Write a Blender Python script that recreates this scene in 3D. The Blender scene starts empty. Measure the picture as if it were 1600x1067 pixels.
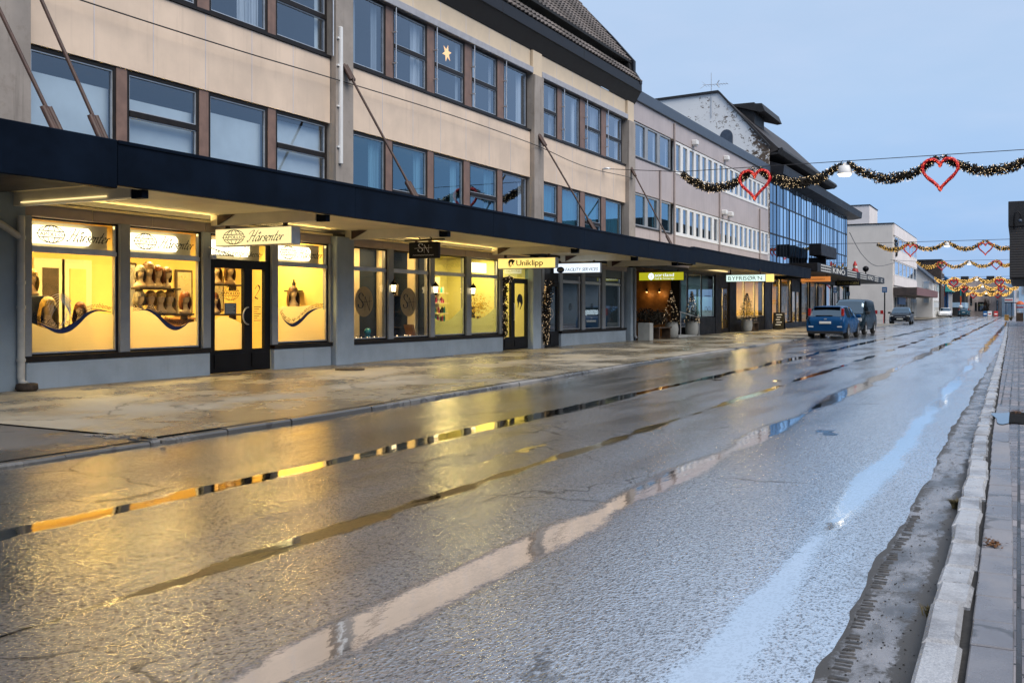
import bpy, math, random
from mathutils import Vector, Matrix
random.seed(7)
R = math.radians
C = bpy.context.scene.collection
ORG = {}          # world origin of every Empty that holds parts

# ------------------------------------------------------------------ objects
def tag(o, label=None, cat=None, group=None, kind=None):
    if label: o['label'] = label
    if cat: o['category'] = cat
    if group: o['group'] = group
    if kind: o['kind'] = kind
    return o

def thing(name, label, cat, loc=(0, 0, 0), rz=0.0, group=None):
    o = bpy.data.objects.new(name, None); C.objects.link(o)
    o.empty_display_size = 0.2
    o.location = loc; o.rotation_euler = (0, 0, rz)
    ORG[o.name] = Vector(loc) if rz == 0.0 else None
    return tag(o, label, cat, group)

def root_org(parent):
    p = parent
    while p.parent: p = p.parent
    v = ORG.get(p.name)
    return v if v is not None else Vector((0, 0, 0))

def dup(root, loc, rz=None, label=None, scale=None):
    """copy a thing with its parts and sub-parts"""
    r = root.copy(); C.objects.link(r); r.location = loc
    if rz is not None: r.rotation_euler = (0, 0, rz)
    if scale: r.scale = (scale,) * 3
    if label: r['label'] = label
    for ch in list(root.children):
        c = ch.copy(); C.objects.link(c); c.parent = r
        for g in list(ch.children):
            d = g.copy(); C.objects.link(d); d.parent = c
    return r

class MB:
    """collects faces and links them as one mesh object"""
    def __init__(s): s.v = []; s.f = []; s.m = []; s.cur = 0; s.smooth = set()
    def add(s, verts, faces, smooth=False):
        b = len(s.v); s.v += [tuple(p) for p in verts]
        for f in faces:
            if smooth: s.smooth.add(len(s.f))
            s.f.append([b + i for i in f]); s.m.append(s.cur)
        return s
    def mat(s, i): s.cur = i; return s
    def box(s, x0, x1, y0, y1, z0, z1):
        if x0 > x1: x0, x1 = x1, x0
        if y0 > y1: y0, y1 = y1, y0
        if z0 > z1: z0, z1 = z1, z0
        return s.add([(x0,y0,z0),(x1,y0,z0),(x1,y1,z0),(x0,y1,z0),(x0,y0,z1),(x1,y0,z1),(x1,y1,z1),(x0,y1,z1)],
                     [(0,3,2,1),(4,5,6,7),(0,1,5,4),(1,2,6,5),(2,3,7,6),(3,0,4,7)])
    def cbox(s, x0, x1, y0, y1, z0, z1, c=.02):
        """box with chamfered edges"""
        xs=(x0,x1); ys=(y0,y1); zs=(z0,z1); V=[]; idx={}
        for i in (0,1):
            for j in (0,1):
                for k in (0,1):
                    sx=1-2*i; sy=1-2*j; sz=1-2*k
                    x,y,z=xs[i],ys[j],zs[k]
                    idx[i,j,k]=len(V)
                    V+=[(x,y+sy*c,z+sz*c),(x+sx*c,y,z+sz*c),(x+sx*c,y+sy*c,z)]
        Fc=[]
        for a in (0,1):
            q=[idx[a,j,k]+0 for j,k in ((0,0),(1,0),(1,1),(0,1))]; Fc.append(q if a else q[::-1])
            q=[idx[i,a,k]+1 for i,k in ((0,0),(1,0),(1,1),(0,1))]; Fc.append(q[::-1] if a else q)
            q=[idx[i,j,a]+2 for i,j in ((0,0),(1,0),(1,1),(0,1))]; Fc.append(q if a else q[::-1])
        for j in (0,1):
            for k in (0,1): Fc.append((idx[0,j,k]+1,idx[1,j,k]+1,idx[1,j,k]+2,idx[0,j,k]+2))
        for i in (0,1):
            for k in (0,1): Fc.append((idx[i,0,k]+0,idx[i,1,k]+0,idx[i,1,k]+2,idx[i,0,k]+2))
        for i in (0,1):
            for j in (0,1): Fc.append((idx[i,j,0]+0,idx[i,j,1]+0,idx[i,j,1]+1,idx[i,j,0]+1))
        for kx in idx.values(): Fc.append((kx,kx+1,kx+2))
        return s.add(V,Fc)
    def quad(s, a, b, c, d): return s.add([a, b, c, d], [(0, 1, 2, 3)])
    def prism(s, poly, axis, a0, a1):
        """extrude a 2-D outline along an axis (0 x: (y,z), 1 y: (x,z), 2 z: (x,y))"""
        n = len(poly)
        def P(p, a):
            return (a, p[0], p[1]) if axis == 0 else ((p[0], a, p[1]) if axis == 1 else (p[0], p[1], a))
        V = [P(p, a0) for p in poly] + [P(p, a1) for p in poly]
        F = [tuple(range(n))[::-1], tuple(range(n, 2*n))] + [(i, (i+1) % n, n+(i+1) % n, n+i) for i in range(n)]
        return s.add(V, F)
    def tube(s, pts, r, n=8, caps=True):
        pts = [Vector(p) for p in pts]; k = len(pts); V = []
        rr = r if isinstance(r, (list, tuple)) else [r]*k
        up = None
        for i, p in enumerate(pts):
            t = (pts[min(i+1, k-1)] - pts[max(i-1, 0)])
            if t.length < 1e-9: t = Vector((0,0,1))
            t.normalize()
            if up is None: up = Vector((0,0,1)) if abs(t.z) < .9 else Vector((1,0,0))
            a = t.cross(up)
            if a.length < 1e-6: a = t.cross(Vector((1,0,0)))
            a.normalize(); b = a.cross(t).normalized(); up = b
            V += [p + (a*math.cos(2*math.pi*j/n) + b*math.sin(2*math.pi*j/n))*rr[i] for j in range(n)]
        F = [(i*n+j, i*n+(j+1) % n, (i+1)*n+(j+1) % n, (i+1)*n+j) for i in range(k-1) for j in range(n)]
        s.add(V, F, smooth=True)
        if caps: s.add([V[j] for j in range(n)], [tuple(range(n))[::-1]]); s.add(V[-n:], [tuple(range(n))])
        return s
    def lathe(s, prof, c=(0,0,0), n=20, sx=1., sy=1., axis=2):
        """prof: (r, h) list turned round an axis"""
        k = len(prof); V = []
        for r, h in prof:
            for j in range(n):
                a = 2*math.pi*j/n; u, w = r*math.cos(a)*sx, r*math.sin(a)*sy
                if axis == 2: V.append((c[0]+u, c[1]+w, c[2]+h))
                elif axis == 0: V.append((c[0]+h, c[1]+u, c[2]+w))
                else: V.append((c[0]+u, c[1]+h, c[2]+w))
        F = [(i*n+j, i*n+(j+1) % n, (i+1)*n+(j+1) % n, (i+1)*n+j) for i in range(k-1) for j in range(n)]
        s.add(V, F, smooth=True)
        if prof[0][0] > 1e-4: s.add(V[:n], [tuple(range(n))[::-1]])
        if prof[-1][0] > 1e-4: s.add(V[-n:], [tuple(range(n))])
        return s
    def ball(s, c, r, n=10, k=6, sx=1., sy=1., sz=1.):
        prof = [(max(r*math.sin(math.pi*i/k), 1e-5), -r*sz*math.cos(math.pi*i/k)) for i in range(k+1)]
        return s.lathe(prof, c, n, sx, sy)
    def build(s, name, mats, parent=None, origin=None):
        me = bpy.data.meshes.new(name)
        o_ = root_org(parent) if parent else (Vector(origin) if origin else Vector((0,0,0)))
        me.from_pydata([(p[0]-o_.x, p[1]-o_.y, p[2]-o_.z) for p in s.v], [], s.f)
        if not isinstance(mats, (list, tuple)): mats = [mats]
        for m in mats: me.materials.append(m)
        me.polygons.foreach_set('material_index', s.m)
        me.polygons.foreach_set('use_smooth', [i in s.smooth for i in range(len(s.f))])
        me.update()
        ob = bpy.data.objects.new(name, me); C.objects.link(ob)
        if parent: ob.parent = parent
        else: ob.location = o_
        return ob

# ------------------------------------------------------------------ flat lettering and marks lying on a real plane
_tcache = {}
def text_geo(ch):
    if ch not in _tcache:
        cu = bpy.data.curves.new('glyph', 'FONT'); cu.body = ch; cu.size = 1.0; cu.resolution_u = 3
        ob = bpy.data.objects.new('glyph', cu); C.objects.link(ob)
        dg = bpy.context.evaluated_depsgraph_get()
        me = bpy.data.meshes.new_from_object(ob.evaluated_get(dg))
        v = [(p.co.x, p.co.y) for p in me.vertices]; f = [tuple(p.vertices) for p in me.polygons]
        bpy.data.objects.remove(ob); bpy.data.meshes.remove(me)
        _tcache[ch] = (v, f)
    return _tcache[ch]
_adv = {}
def advance(ch):
    if ch == ' ': return .28
    if ch not in _adv:
        v, f = text_geo(ch)
        _adv[ch] = (min(p[0] for p in v), max(p[0] for p in v)) if v else (0, .3)
    a = _adv[ch]
    return a[1]-a[0]+.085
def smooth_path(pts, n=6):
    if len(pts) < 3: return pts
    out = []
    P = [pts[0]] + list(pts) + [pts[-1]]
    for i in range(1, len(P)-2):
        a, b, c, d = P[i-1], P[i], P[i+1], P[i+2]
        for k in range(n):
            t = k/n
            out.append(tuple(.5*((2*b[j]) + (-a[j]+c[j])*t + (2*a[j]-5*b[j]+4*c[j]-d[j])*t*t + (-a[j]+3*b[j]-3*c[j]+d[j])*t**3) for j in range(len(b))))
    out.append(tuple(pts[-1])); return out
class Decal:
    def __init__(s, P, U, V, off=.004):
        s.P, s.U, s.V = Vector(P), Vector(U), Vector(V)
        s.N = s.U.cross(s.V).normalized(); s.off = off; s.mb = MB()
    def pt(s, x, y): return s.P + s.U*x + s.V*y + s.N*s.off
    def raw(s, v2, f): s.mb.add([s.pt(*p) for p in v2], f); return s
    def poly(s, pts): return s.raw(pts, [tuple(range(len(pts)))])
    def strip(s, top, bot):
        n = len(top)
        return s.raw(list(top)+list(bot), [(n+i, n+i+1, i+1, i) for i in range(n-1)])
    def ribbon(s, pts, w, nib=None, thin=.25):
        """flat pen stroke; with nib the width follows the stroke's direction"""
        L, Rr = [], []; k = len(pts)
        for i, p in enumerate(pts):
            a, b = pts[max(i-1, 0)], pts[min(i+1, k-1)]
            dx, dy = b[0]-a[0], b[1]-a[1]; l = math.hypot(dx, dy) or 1
            ww = w if nib is None else w*(thin+(1-thin)*abs(math.sin(math.atan2(dy, dx)-nib))**1.6)
            nx, ny = -dy/l*ww/2, dx/l*ww/2
            L.append((p[0]+nx, p[1]+ny)); Rr.append((p[0]-nx, p[1]-ny))
        return s.strip(L, Rr)
    def ellipse(s, cx, cy, rx, ry, w=None, n=36, a0=0, a1=360):
        pts = [(cx+rx*math.cos(R(a0+(a1-a0)*i/n)), cy+ry*math.sin(R(a0+(a1-a0)*i/n))) for i in range(n+1)]
        return s.ribbon(pts, w) if w else s.poly(pts[:-1])
    def rect(s, x0, y0, x1, y1): return s.poly([(x0,y0),(x1,y0),(x1,y1),(x0,y1)])
    def text(s, t, x, y, h, width=None, shear=0., bold=0.):
        tot = sum(advance(c) for c in t)
        sc = h/.73; sx = sc if width is None else width/tot
        for c in t:
            if c != ' ':
                v, f = text_geo(c); x0 = _adv[c][0] if c in _adv else 0
                s.raw([(x+(p[0]-x0)*sx+p[1]*sc*shear, y+p[1]*sc) for p in v], f)
                if bold: s.mb.add([s.pt(x+(p[0]-x0)*sx+p[1]*sc*shear+bold*h, y+p[1]*sc)+s.N*.001 for p in v], f)
            x += advance(c)*sx
        return s
    def text_path(s, t, path, h, shear=0.):
        """lettering whose baseline follows a path"""
        ln = [0]
        for a, b in zip(path, path[1:]): ln.append(ln[-1]+math.hypot(b[0]-a[0], b[1]-a[1]))
        tot = sum(advance(c) for c in t); sx = ln[-1]/tot; sc = h/.73; q = 0
        for c in t:
            if c != ' ':
                i = max(j for j in range(len(ln)-1) if ln[j] <= q+1e-9)
                (ax, ay), (bx, by) = path[i], path[i+1]; l = ln[i+1]-ln[i] or 1; tt = (q-ln[i])/l
                px, py = ax+(bx-ax)*tt, ay+(by-ay)*tt; dx, dy = (bx-ax)/l, (by-ay)/l
                v, f = text_geo(c); x0 = _adv[c][0]
                s.raw([(px+(u-x0)*sx*dx+w*sc*(shear*dx-dy), py+(u-x0)*sx*dy+w*sc*(dx+shear*dy)) for u, w in v], f)
            q += advance(c)*sx
        return s
    def globe(s, cx, cy, rx, ry, word, w=.008):
        s.ellipse(cx, cy, rx, ry, w)
        for sg in (-1, 1):
            k = .36*ry
            hx = rx*math.sqrt(1-(k/ry)**2)
            s.ribbon([(cx-hx, cy+sg*k), (cx+hx, cy+sg*k)], w)
            for q in (.28, .68):
                pts = [(cx+sg*q*rx*math.sqrt(max(0, 1-(yy/ry)**2)), cy+yy) for yy in [ry*math.sin(R(a)) for a in range(-90, 91, 6)]]
                up = [p for p in pts if p[1] > cy+k*.98]; dn = [p for p in pts if p[1] < cy-k*.98]
                if len(up) > 1: s.ribbon(up, w)
                if len(dn) > 1: s.ribbon(dn, w)
        s.text(word, cx-rx*.86, cy-.22*ry, .46*ry, rx*1.74, bold=.06)
        for sg in (-1, 1): s.ribbon([(cx+sg*rx*.9, cy), (cx+sg*rx*1.12, cy)], w)
        return s
    SCRIPT = {
     'H': (.78, [[(-.16,.66),(-.05,.86),(.12,.98),(.30,1.0)],[(.30,1.0),(.22,.55),(.12,.12),(.02,-.02),(-.1,.06)],[(.78,1.02),(.66,.9),(.58,.5),(.52,.12),(.56,0),(.68,.06)],[(.10,.42),(.3,.5),(.52,.5),(.66,.56)]]),
     'å': (.46, [[(.34,.4),(.2,.46),(.05,.3),(.05,.06),(.16,0),(.3,.16),(.37,.44)],[(.37,.46),(.33,.12),(.37,0),(.48,.1)],[(.22,.66),(.30,.72),(.22,.79),(.15,.72),(.22,.66)]]),
     'r': (.34, [[(.0,.1),(.08,.3),(.13,.48)],[(.13,.46),(.11,.2),(.09,0)],[(.11,.28),(.2,.44),(.31,.42)]]),
     's': (.34, [[(.3,.38),(.2,.47),(.1,.38),(.2,.25),(.26,.12),(.17,0),(.04,.05)]]),
     'e': (.36, [[(.04,.2),(.22,.27),(.28,.4),(.18,.46),(.06,.3),(.07,.06),(.18,0),(.34,.12)]]),
     'n': (.46, [[(.0,.36),(.08,.46),(.08,.2),(.05,0)],[(.07,.24),(.2,.42),(.31,.44),(.3,.2),(.31,.02),(.44,.1)]]),
     't': (.32, [[(.22,.86),(.15,.5),(.09,.14),(.13,0),(.3,.1)],[(.0,.47),(.15,.49),(.32,.52)]]),
     'S': (.62, [[(.52,.8),(.44,.96),(.24,1.0),(.08,.84),(.14,.64),(.36,.46),(.5,.26),(.42,.05),(.2,0),(.04,.1),(.02,.26)]]),
     'N': (.8, [[(.08,0),(.08,1.0)],[(.08,1.0),(.38,.5),(.66,0)],[(.66,0),(.66,1.0)]]),
    }
    def script(s, t, x, y, h, width=None, shear=.38, pen=.085, nib=R(28), thin=.2):
        tot = sum(s.SCRIPT[c][0] for c in t); sx = h if width is None else width/tot
        for c in t:
            adv, paths = s.SCRIPT[c]
            for p in paths:
                q = smooth_path(p, 5) if len(p) > 2 else [p[0], ((p[0][0]+p[1][0])/2, (p[0][1]+p[1][1])/2), p[1]]
                s.ribbon([(x+a*sx+b*h*shear, y+b*h) for a, b in q], pen*h, nib, thin)
            x += adv*sx
        return s
    def build(s, name, m, parent=None): return s.mb.build(name, m, parent)
# ------------------------------------------------------------------ materials
class NT:
    def __init__(s, name):
        s.m = bpy.data.materials.new(name); s.m.use_nodes = True
        s.t = s.m.node_tree; s.b = s.t.nodes['Principled BSDF']; s.out = s.t.nodes['Material Output']
        s.pos = s.t.nodes.new('ShaderNodeNewGeometry').outputs['Position']
    def n(s, typ, **kw):
        nd = s.t.nodes.new(typ)
        for k, v in kw.items(): setattr(nd, k, v)
        return nd
    def l(s, a, b): s.t.links.new(a, b)
    def setin(s, sock, v):
        if hasattr(v, 'is_output'): s.l(v, sock)
        else: sock.default_value = v
    def math(s, op, a, b=0., c=0., clamp=False):
        nd = s.n('ShaderNodeMath', operation=op, use_clamp=clamp)
        for i, v in enumerate((a, b, c)): s.setin(nd.inputs[i], v)
        return nd.outputs[0]
    def vec(s, scale=(1, 1, 1), loc=(0, 0, 0), src=None):
        mp = s.n('ShaderNodeMapping'); s.l(src or s.pos, mp.inputs['Vector'])
        mp.inputs['Scale'].default_value = scale; mp.inputs['Location'].default_value = loc
        return mp.outputs[0]
    def noise(s, scale, detail=3, rough=.5, vec=None, dist=0.):
        nd = s.n('ShaderNodeTexNoise'); s.l(vec or s.pos, nd.inputs['Vector'])
        nd.inputs['Scale'].default_value = scale; nd.inputs['Detail'].default_value = detail
        nd.inputs['Roughness'].default_value = rough; nd.inputs['Distortion'].default_value = dist
        return nd.outputs['Fac']
    def ramp(s, f, a, b, lo=0., hi=1.):
        nd = s.n('ShaderNodeMapRange', interpolation_type='SMOOTHSTEP'); s.setin(nd.inputs[0], f)
        for i, v in zip((1, 2, 3, 4), (a, b, lo, hi)): s.setin(nd.inputs[i], v)
        return nd.outputs[0]
    def mix(s, f, a, b):
        nd = s.n('ShaderNodeMix', data_type='RGBA'); s.setin(nd.inputs[0], f)
        for k, v in ((6, a), (7, b)):
            if hasattr(v, 'is_output'): s.l(v, nd.inputs[k])
            else: nd.inputs[k].default_value = (*v, 1) if len(v) == 3 else v
        return nd.outputs[2]
    def bump(s, h, strength=.5, dist=.01, normal=None):
        nd = s.n('ShaderNodeBump'); s.l(h, nd.inputs['Height']); s.setin(nd.inputs['Strength'], strength)
        nd.inputs['Distance'].default_value = dist
        if normal: s.l(normal, nd.inputs['Normal'])
        return nd.outputs[0]
    def set(s, **kw):
        for k, v in kw.items():
            k = {'color': 'Base Color', 'rough': 'Roughness', 'metal': 'Metallic', 'normal': 'Normal', 'spec': 'Specular IOR Level',
                 'ior': 'IOR', 'trans': 'Transmission Weight', 'ecol': 'Emission Color', 'estr': 'Emission Strength', 'coat': 'Coat Weight', 'crough': 'Coat Roughness', 'cnormal': 'Coat Normal', 'alpha': 'Alpha'}[k]
            if isinstance(v, tuple) and len(v) == 3: v = (*v, 1)
            s.setin(s.b.inputs[k], v)
        return s.m

def plain(name, col, rough=.6, var=.12, sc=3., metal=0., bump=0., bsc=60., spec=.4, streak=0., coat=0.):
    """paint, metal or plaster with cloudy unevenness, fine bumps and optional vertical weather streaks"""
    t = NT(name)
    f = t.noise(sc, 5, .6)
    lo = tuple(c*(1-var*1.3) for c in col); hi = tuple(min(1, c*(1+var*.7)) for c in col)
    c = t.mix(t.ramp(f, .3, .7), lo, hi)
    if streak:
        g = t.noise(1., 4, .6, t.vec((9, 9, .5)))
        c = t.mix(t.ramp(g, .52, .74, 0, streak), c, tuple(k*.45 for k in col))
    kw = dict(color=c, rough=t.ramp(f, .25, .75, max(.02, rough-.07), min(1, rough+.07)), metal=metal, spec=spec, coat=coat)
    if bump: kw['normal'] = t.bump(t.noise(bsc, 3), bump, .004)
    return t.set(**kw)
def emit(name, col, s):
    t = NT(name); return t.set(color=tuple(c*.3 for c in col), ecol=col, estr=s, rough=.5)
def glass(name, tint=(.9, .94, .95), base=.07, gain=1., ripple=.0, rtint=(.95, .97, 1.)):
    """thin window glass: clear body plus a mirror whose strength follows the viewing angle"""
    t = NT(name); t.t.nodes.remove(t.b)
    tr = t.n('ShaderNodeBsdfTransparent'); tr.inputs[0].default_value = (*tint, 1)
    gl = t.n('ShaderNodeBsdfGlossy'); gl.inputs[0].default_value = (*rtint, 1); gl.inputs['Roughness'].default_value = .008
    if ripple: t.l(t.bump(t.noise(.9, 2), ripple, .03), gl.inputs['Normal'])
    lw = t.n('ShaderNodeLayerWeight'); lw.inputs[0].default_value = .5
    f = t.math('POWER', lw.outputs['Facing'], 3.2)
    f = t.math('MULTIPLY_ADD', f, gain, base, clamp=True)
    mx = t.n('ShaderNodeMixShader'); t.l(f, mx.inputs[0]); t.l(tr.outputs[0], mx.inputs[1]); t.l(gl.outputs[0], mx.inputs[2])
    t.l(mx.outputs[0], t.out.inputs[0]); return t.m
def frost(name, col, a=.75):
    """frosted film on glass: lets some light through and scatters the rest"""
    t = NT(name); t.t.nodes.remove(t.b)
    d = t.n('ShaderNodeBsdfDiffuse'); d.inputs[0].default_value = (*col, 1)
    q = t.n('ShaderNodeBsdfTranslucent'); q.inputs[0].default_value = (*col, 1)
    tr = t.n('ShaderNodeBsdfTransparent'); tr.inputs[0].default_value = (*col, 1)
    m1 = t.n('ShaderNodeMixShader'); m1.inputs[0].default_value = .75; t.l(d.outputs[0], m1.inputs[1]); t.l(q.outputs[0], m1.inputs[2])
    m2 = t.n('ShaderNodeMixShader'); m2.inputs[0].default_value = a; t.l(tr.outputs[0], m2.inputs[1]); t.l(m1.outputs[0], m2.inputs[2])
    t.l(m2.outputs[0], t.out.inputs[0]); return t.m
def fabric(name, col, fold=26., trans=.35):
    t = NT(name)
    w = t.n('ShaderNodeTexWave', wave_type='BANDS', bands_direction='Y'); w.inputs['Scale'].default_value = fold/6.28
    w.inputs['Distortion'].default_value = 2.5; w.inputs['Detail'].default_value = 2; t.l(t.vec((1, 1, .12)), w.inputs['Vector'])
    return t.set(color=t.mix(t.noise(2.5, 3), tuple(c*.85 for c in col), col), rough=.9, normal=t.bump(w.outputs['Fac'], .9, .05))

M = {}
def concrete(name, col, stain):
    t = NT(name)
    big = t.noise(.9, 5, .65); mid = t.noise(6, 6, .7); fine = t.noise(90, 4, .7)
    c = t.mix(t.ramp(big, .3, .7), tuple(k*.75 for k in col), col)
    c = t.mix(t.ramp(mid, .52, .8, 0, .75), c, stain)
    c = t.mix(t.ramp(fine, .5, .8, 0, .35), c, tuple(k*.5 for k in col))
    g = t.noise(1., 4, .6, t.vec((8, 8, .4)))
    c = t.mix(t.ramp(g, .55, .75, 0, .5), c, tuple(k*.45 for k in stain))
    return t.set(color=c, rough=.85, normal=t.bump(fine, .5, .006))
M['concrete'] = concrete('weathered_concrete', (.34, .30, .27), (.20, .165, .14))
M['beige'] = plain('beige_panel', (.69, .545, .425), .55, .09, .9, bump=.08, bsc=14, streak=.16)
M['cream'] = plain('cream_panel', (.62, .50, .36), .55, .06, 1.5)
M['seam'] = plain('panel_joint', (.56, .54, .58), .5, .05)
M['brown'] = plain('brown_mullion', (.20, .125, .10), .5, .15, 4, streak=.3)
M['darkframe'] = plain('dark_window_frame', (.014, .011, .010), .45, .3, 6, spec=.25)
M['alu'] = plain('aluminium', (.55, .56, .58), .35, .08, 8, metal=.7)
M['greymetal'] = plain('grey_metal_strip', (.34, .34, .37), .45, .1, 5)
M['navy'] = plain('navy_fascia', (.003, .007, .016), .5, .3, 1.2, bump=.1, bsc=3, spec=.06, streak=.2)
M['black'] = plain('black_metal', (.007, .007, .009), .45, .3, 3, spec=.2)
M['eave'] = plain('dark_eave_metal', (.016, .017, .022), .5, .35, 2.5, bump=.3, bsc=5, spec=.2)
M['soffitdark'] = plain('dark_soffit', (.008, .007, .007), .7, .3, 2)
M['plinth'] = plain('plinth_plaster', (.33, .40, .48), .75, .10, 1.6, bump=.25, bsc=40, streak=.15)
M['greywall'] = plain('grey_plaster', (.25, .31, .37), .8, .10, 1.2, bump=.25, bsc=40)
M['post'] = plain('grey_post', (.26, .28, .31), .5, .08, 4)
M['header'] = plain('mauve_header', (.32, .27, .26), .6, .08, 2)
M['trim'] = plain('cream_trim', (.75, .66, .44), .5, .06, 3)
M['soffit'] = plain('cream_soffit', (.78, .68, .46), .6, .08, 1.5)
M['beam'] = plain('cream_beam', (.72, .68, .58), .55, .08, 2)
M['rod'] = plain('brown_steel', (.055, .028, .022), .5, .3, 8)
M['pipe'] = plain('white_pipe', (.48, .47, .44), .5, .1, 5)
M['rust'] = plain('rusty_iron', (.05, .035, .025), .8, .4, 20)
M['roomyellow'] = plain('warm_plaster', (.82, .61, .21), .8, .10, .8)
M['roomgreen'] = plain('olive_plaster', (.62, .58, .24), .8, .06, 1)
M['roomdark'] = plain('navy_wall', (.02, .035, .07), .6, .2, 2)
M['roomgrey'] = plain('grey_room', (.16, .20, .22), .8, .1, 1)
M['roomdusk'] = plain('dim_room', (.10, .10, .11), .8, .15, 1)
M['curtain'] = fabric('white_curtain', (.72, .72, .75))
M['curtaingrey'] = fabric('grey_curtain', (.40, .42, .46), 18)
M['curtainteal'] = fabric('blue_curtain', (.20, .42, .52), 14)
M['blind'] = None
def slats(name, col, pitch):
    t = NT(name)
    w = t.n('ShaderNodeTexWave', wave_type='BANDS', bands_direction='Z'); w.inputs['Scale'].default_value = 1/pitch/3.1416*1.57
    t.l(t.pos, w.inputs['Vector'])
    return t.set(color=t.mix(w.outputs['Fac'], tuple(c*.7 for c in col), col), rough=.6, normal=t.bump(w.outputs['Fac'], .6, .02))
M['blind'] = plain('pale_roller_blind', (.78, .80, .80), .8, .12, .6)
M['glassup'] = glass('upper_glass', (.74, .82, .88), .16, 1.0, .012, (.74, .86, 1.0))
M['glassteal'] = glass('tinted_glass', (.42, .62, .72), .18, 1.0, .012, (.55, .82, 1.0))
M['glassshop'] = glass('shop_glass', (.97, .97, .95), .04, .34)
M['glassdusk'] = glass('dim_shop_glass', (.7, .8, .85), .10, .9)
M['glasscurtain'] = glass('curtain_wall_glass', (.20, .26, .32), .55, .8, .02, (.70, .86, 1.0))
M['glasscurtain2'] = glass('curtain_wall_glass_dark', (.16, .22, .28), .30, .6, .02, (.55, .72, .9))
M['frost'] = frost('frosted_film', (.92, .80, .55), .78)
M['frostgreen'] = frost('patterned_film', (.42, .46, .30), .85)
M['frostpale'] = frost('pale_film', (.55, .70, .66), .7)
M['blue'] = plain('blue_vinyl', (.012, .028, .12), .4, .1)
M['ink'] = plain('black_vinyl', (.006, .006, .007), .45, .1)
M['navyink'] = plain('dark_green_vinyl', (.015, .03, .03), .45, .1)
M['gold'] = plain('gold_disc', (.42, .27, .10), .35, .08, 5, metal=.55)
M['white'] = plain('white_paint', (.70, .70, .70), .5, .06, 3)
M['whitevinyl'] = plain('white_vinyl', (.8, .8, .78), .5, .04)
M['signcream'] = emit('lit_cream_sign', (1., .82, .38), .9)
M['signyellow'] = emit('lit_yellow_sign', (1., .72, .20), .95)
M['signwhite'] = emit('lit_white_sign', (.78, .88, 1.), .95)
M['signlime'] = emit('lit_lime_sign', (.62, .60, .02), .55)
M['signmint'] = emit('lit_mint_sign', (.70, .92, .84), .9)
M['tube'] = emit('fluorescent_tube', (1., .76, .34), 1.0)
M['ceillamp'] = emit('ceiling_lamp', (1., .80, .42), 6.)
M['bulb'] = emit('warm_bulb', (1., .62, .22), 8.)
M['bulbsoft'] = emit('small_warm_bulb', (1., .72, .40), 2.4)
M['bulbdim'] = emit('dim_warm_bulb', (1., .72, .42), 1.5)
M['bulbgold'] = emit('gold_bulb', (1., .58, .14), 1.15)
M['signglow'] = emit('sign_light_box', (1., .88, .56), 2.3)
M['addedglow'] = emit('added_soffit_glow', (1., .70, .24), 30.)  # added emitter that brightens the canopy soffit, not a fitting of the building
M['lantern'] = emit('lantern_glow', (1., .78, .40), 4.)
M['lampwhite'] = emit('street_lamp_glow', (1., .90, .70), 3.)
M['paper'] = emit('paper_lamp', (1., .50, .14), 1.6)
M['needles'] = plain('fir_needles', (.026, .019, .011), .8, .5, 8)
M['needlesglow'] = plain('glow_tinted_needles', (.12, .085, .03), .8, .5, 8)  # bulb glow put into the needle colour as a paler gold
M['heart'] = plain('red_tinsel', (.58, .008, .018), .35, .35, 25, bump=.8, bsc=120)
M['wire'] = plain('dark_wire', (.02, .02, .022), .5, .2)
M['bark'] = plain('bark', (.05, .035, .025), .9, .3, 10)
M['pot'] = plain('grey_pot', (.36, .37, .36), .7, .12, 3, bump=.2)
M['wood'] = plain('dark_wood', (.07, .045, .03), .6, .3, 6)
M['orangewood'] = plain('orange_wood', (.34, .15, .04), .5, .25, 4)
M['skin'] = plain('mannequin_skin', (.80, .60, .38), .45, .05)
for nm, c in (('blond', (.75, .50, .14)), ('grey', (.36, .30, .22)), ('brunette', (.16, .075, .03)), ('auburn', (.28, .08, .02)), ('honey', (.55, .30, .08))):
    t = NT(nm + '_hair')
    f = t.noise(1., 3, .6, t.vec((60, 60, 6)))
    M['hair_'+nm] = t.set(color=t.mix(t.ramp(f, .35, .65), tuple(k*.5 for k in c), c), rough=.4, normal=t.bump(f, .8, .01))
M['tyre'] = plain('tyre_rubber', (.012, .012, .012), .8, .2)
M['rim'] = plain('alloy_rim', (.45, .46, .48), .3, .1, metal=.8)
M['plate'] = plain('number_plate', (.72, .72, .68), .4, .03)
M['carglass'] = glass('car_glass', (.08, .11, .13), .20, .7, 0, (.65, .85, 1.))
M['taillight'] = plain('red_lens', (.35, .01, .01), .15, .1)
M['headlight'] = plain('clear_lens', (.62, .64, .66), .12, .1)
M['trimblack'] = plain('black_trim', (.012, .012, .013), .55, .2)
def paint(name, c): return plain(name, c, .30, .04, 2, metal=.0, coat=.0, spec=.16)
M['carblue'] = paint('blue_car_paint', (.004, .050, .15)); M['carnavy'] = paint('navy_van_paint', (.004, .013, .021))
M['carblack'] = paint('black_car_paint', (.006, .008, .013)); M['carwhite'] = paint('white_car_paint', (.75, .76, .78)); M['carteal'] = paint('teal_car_paint', (.02, .08, .12))
M['mauve'] = None
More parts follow.
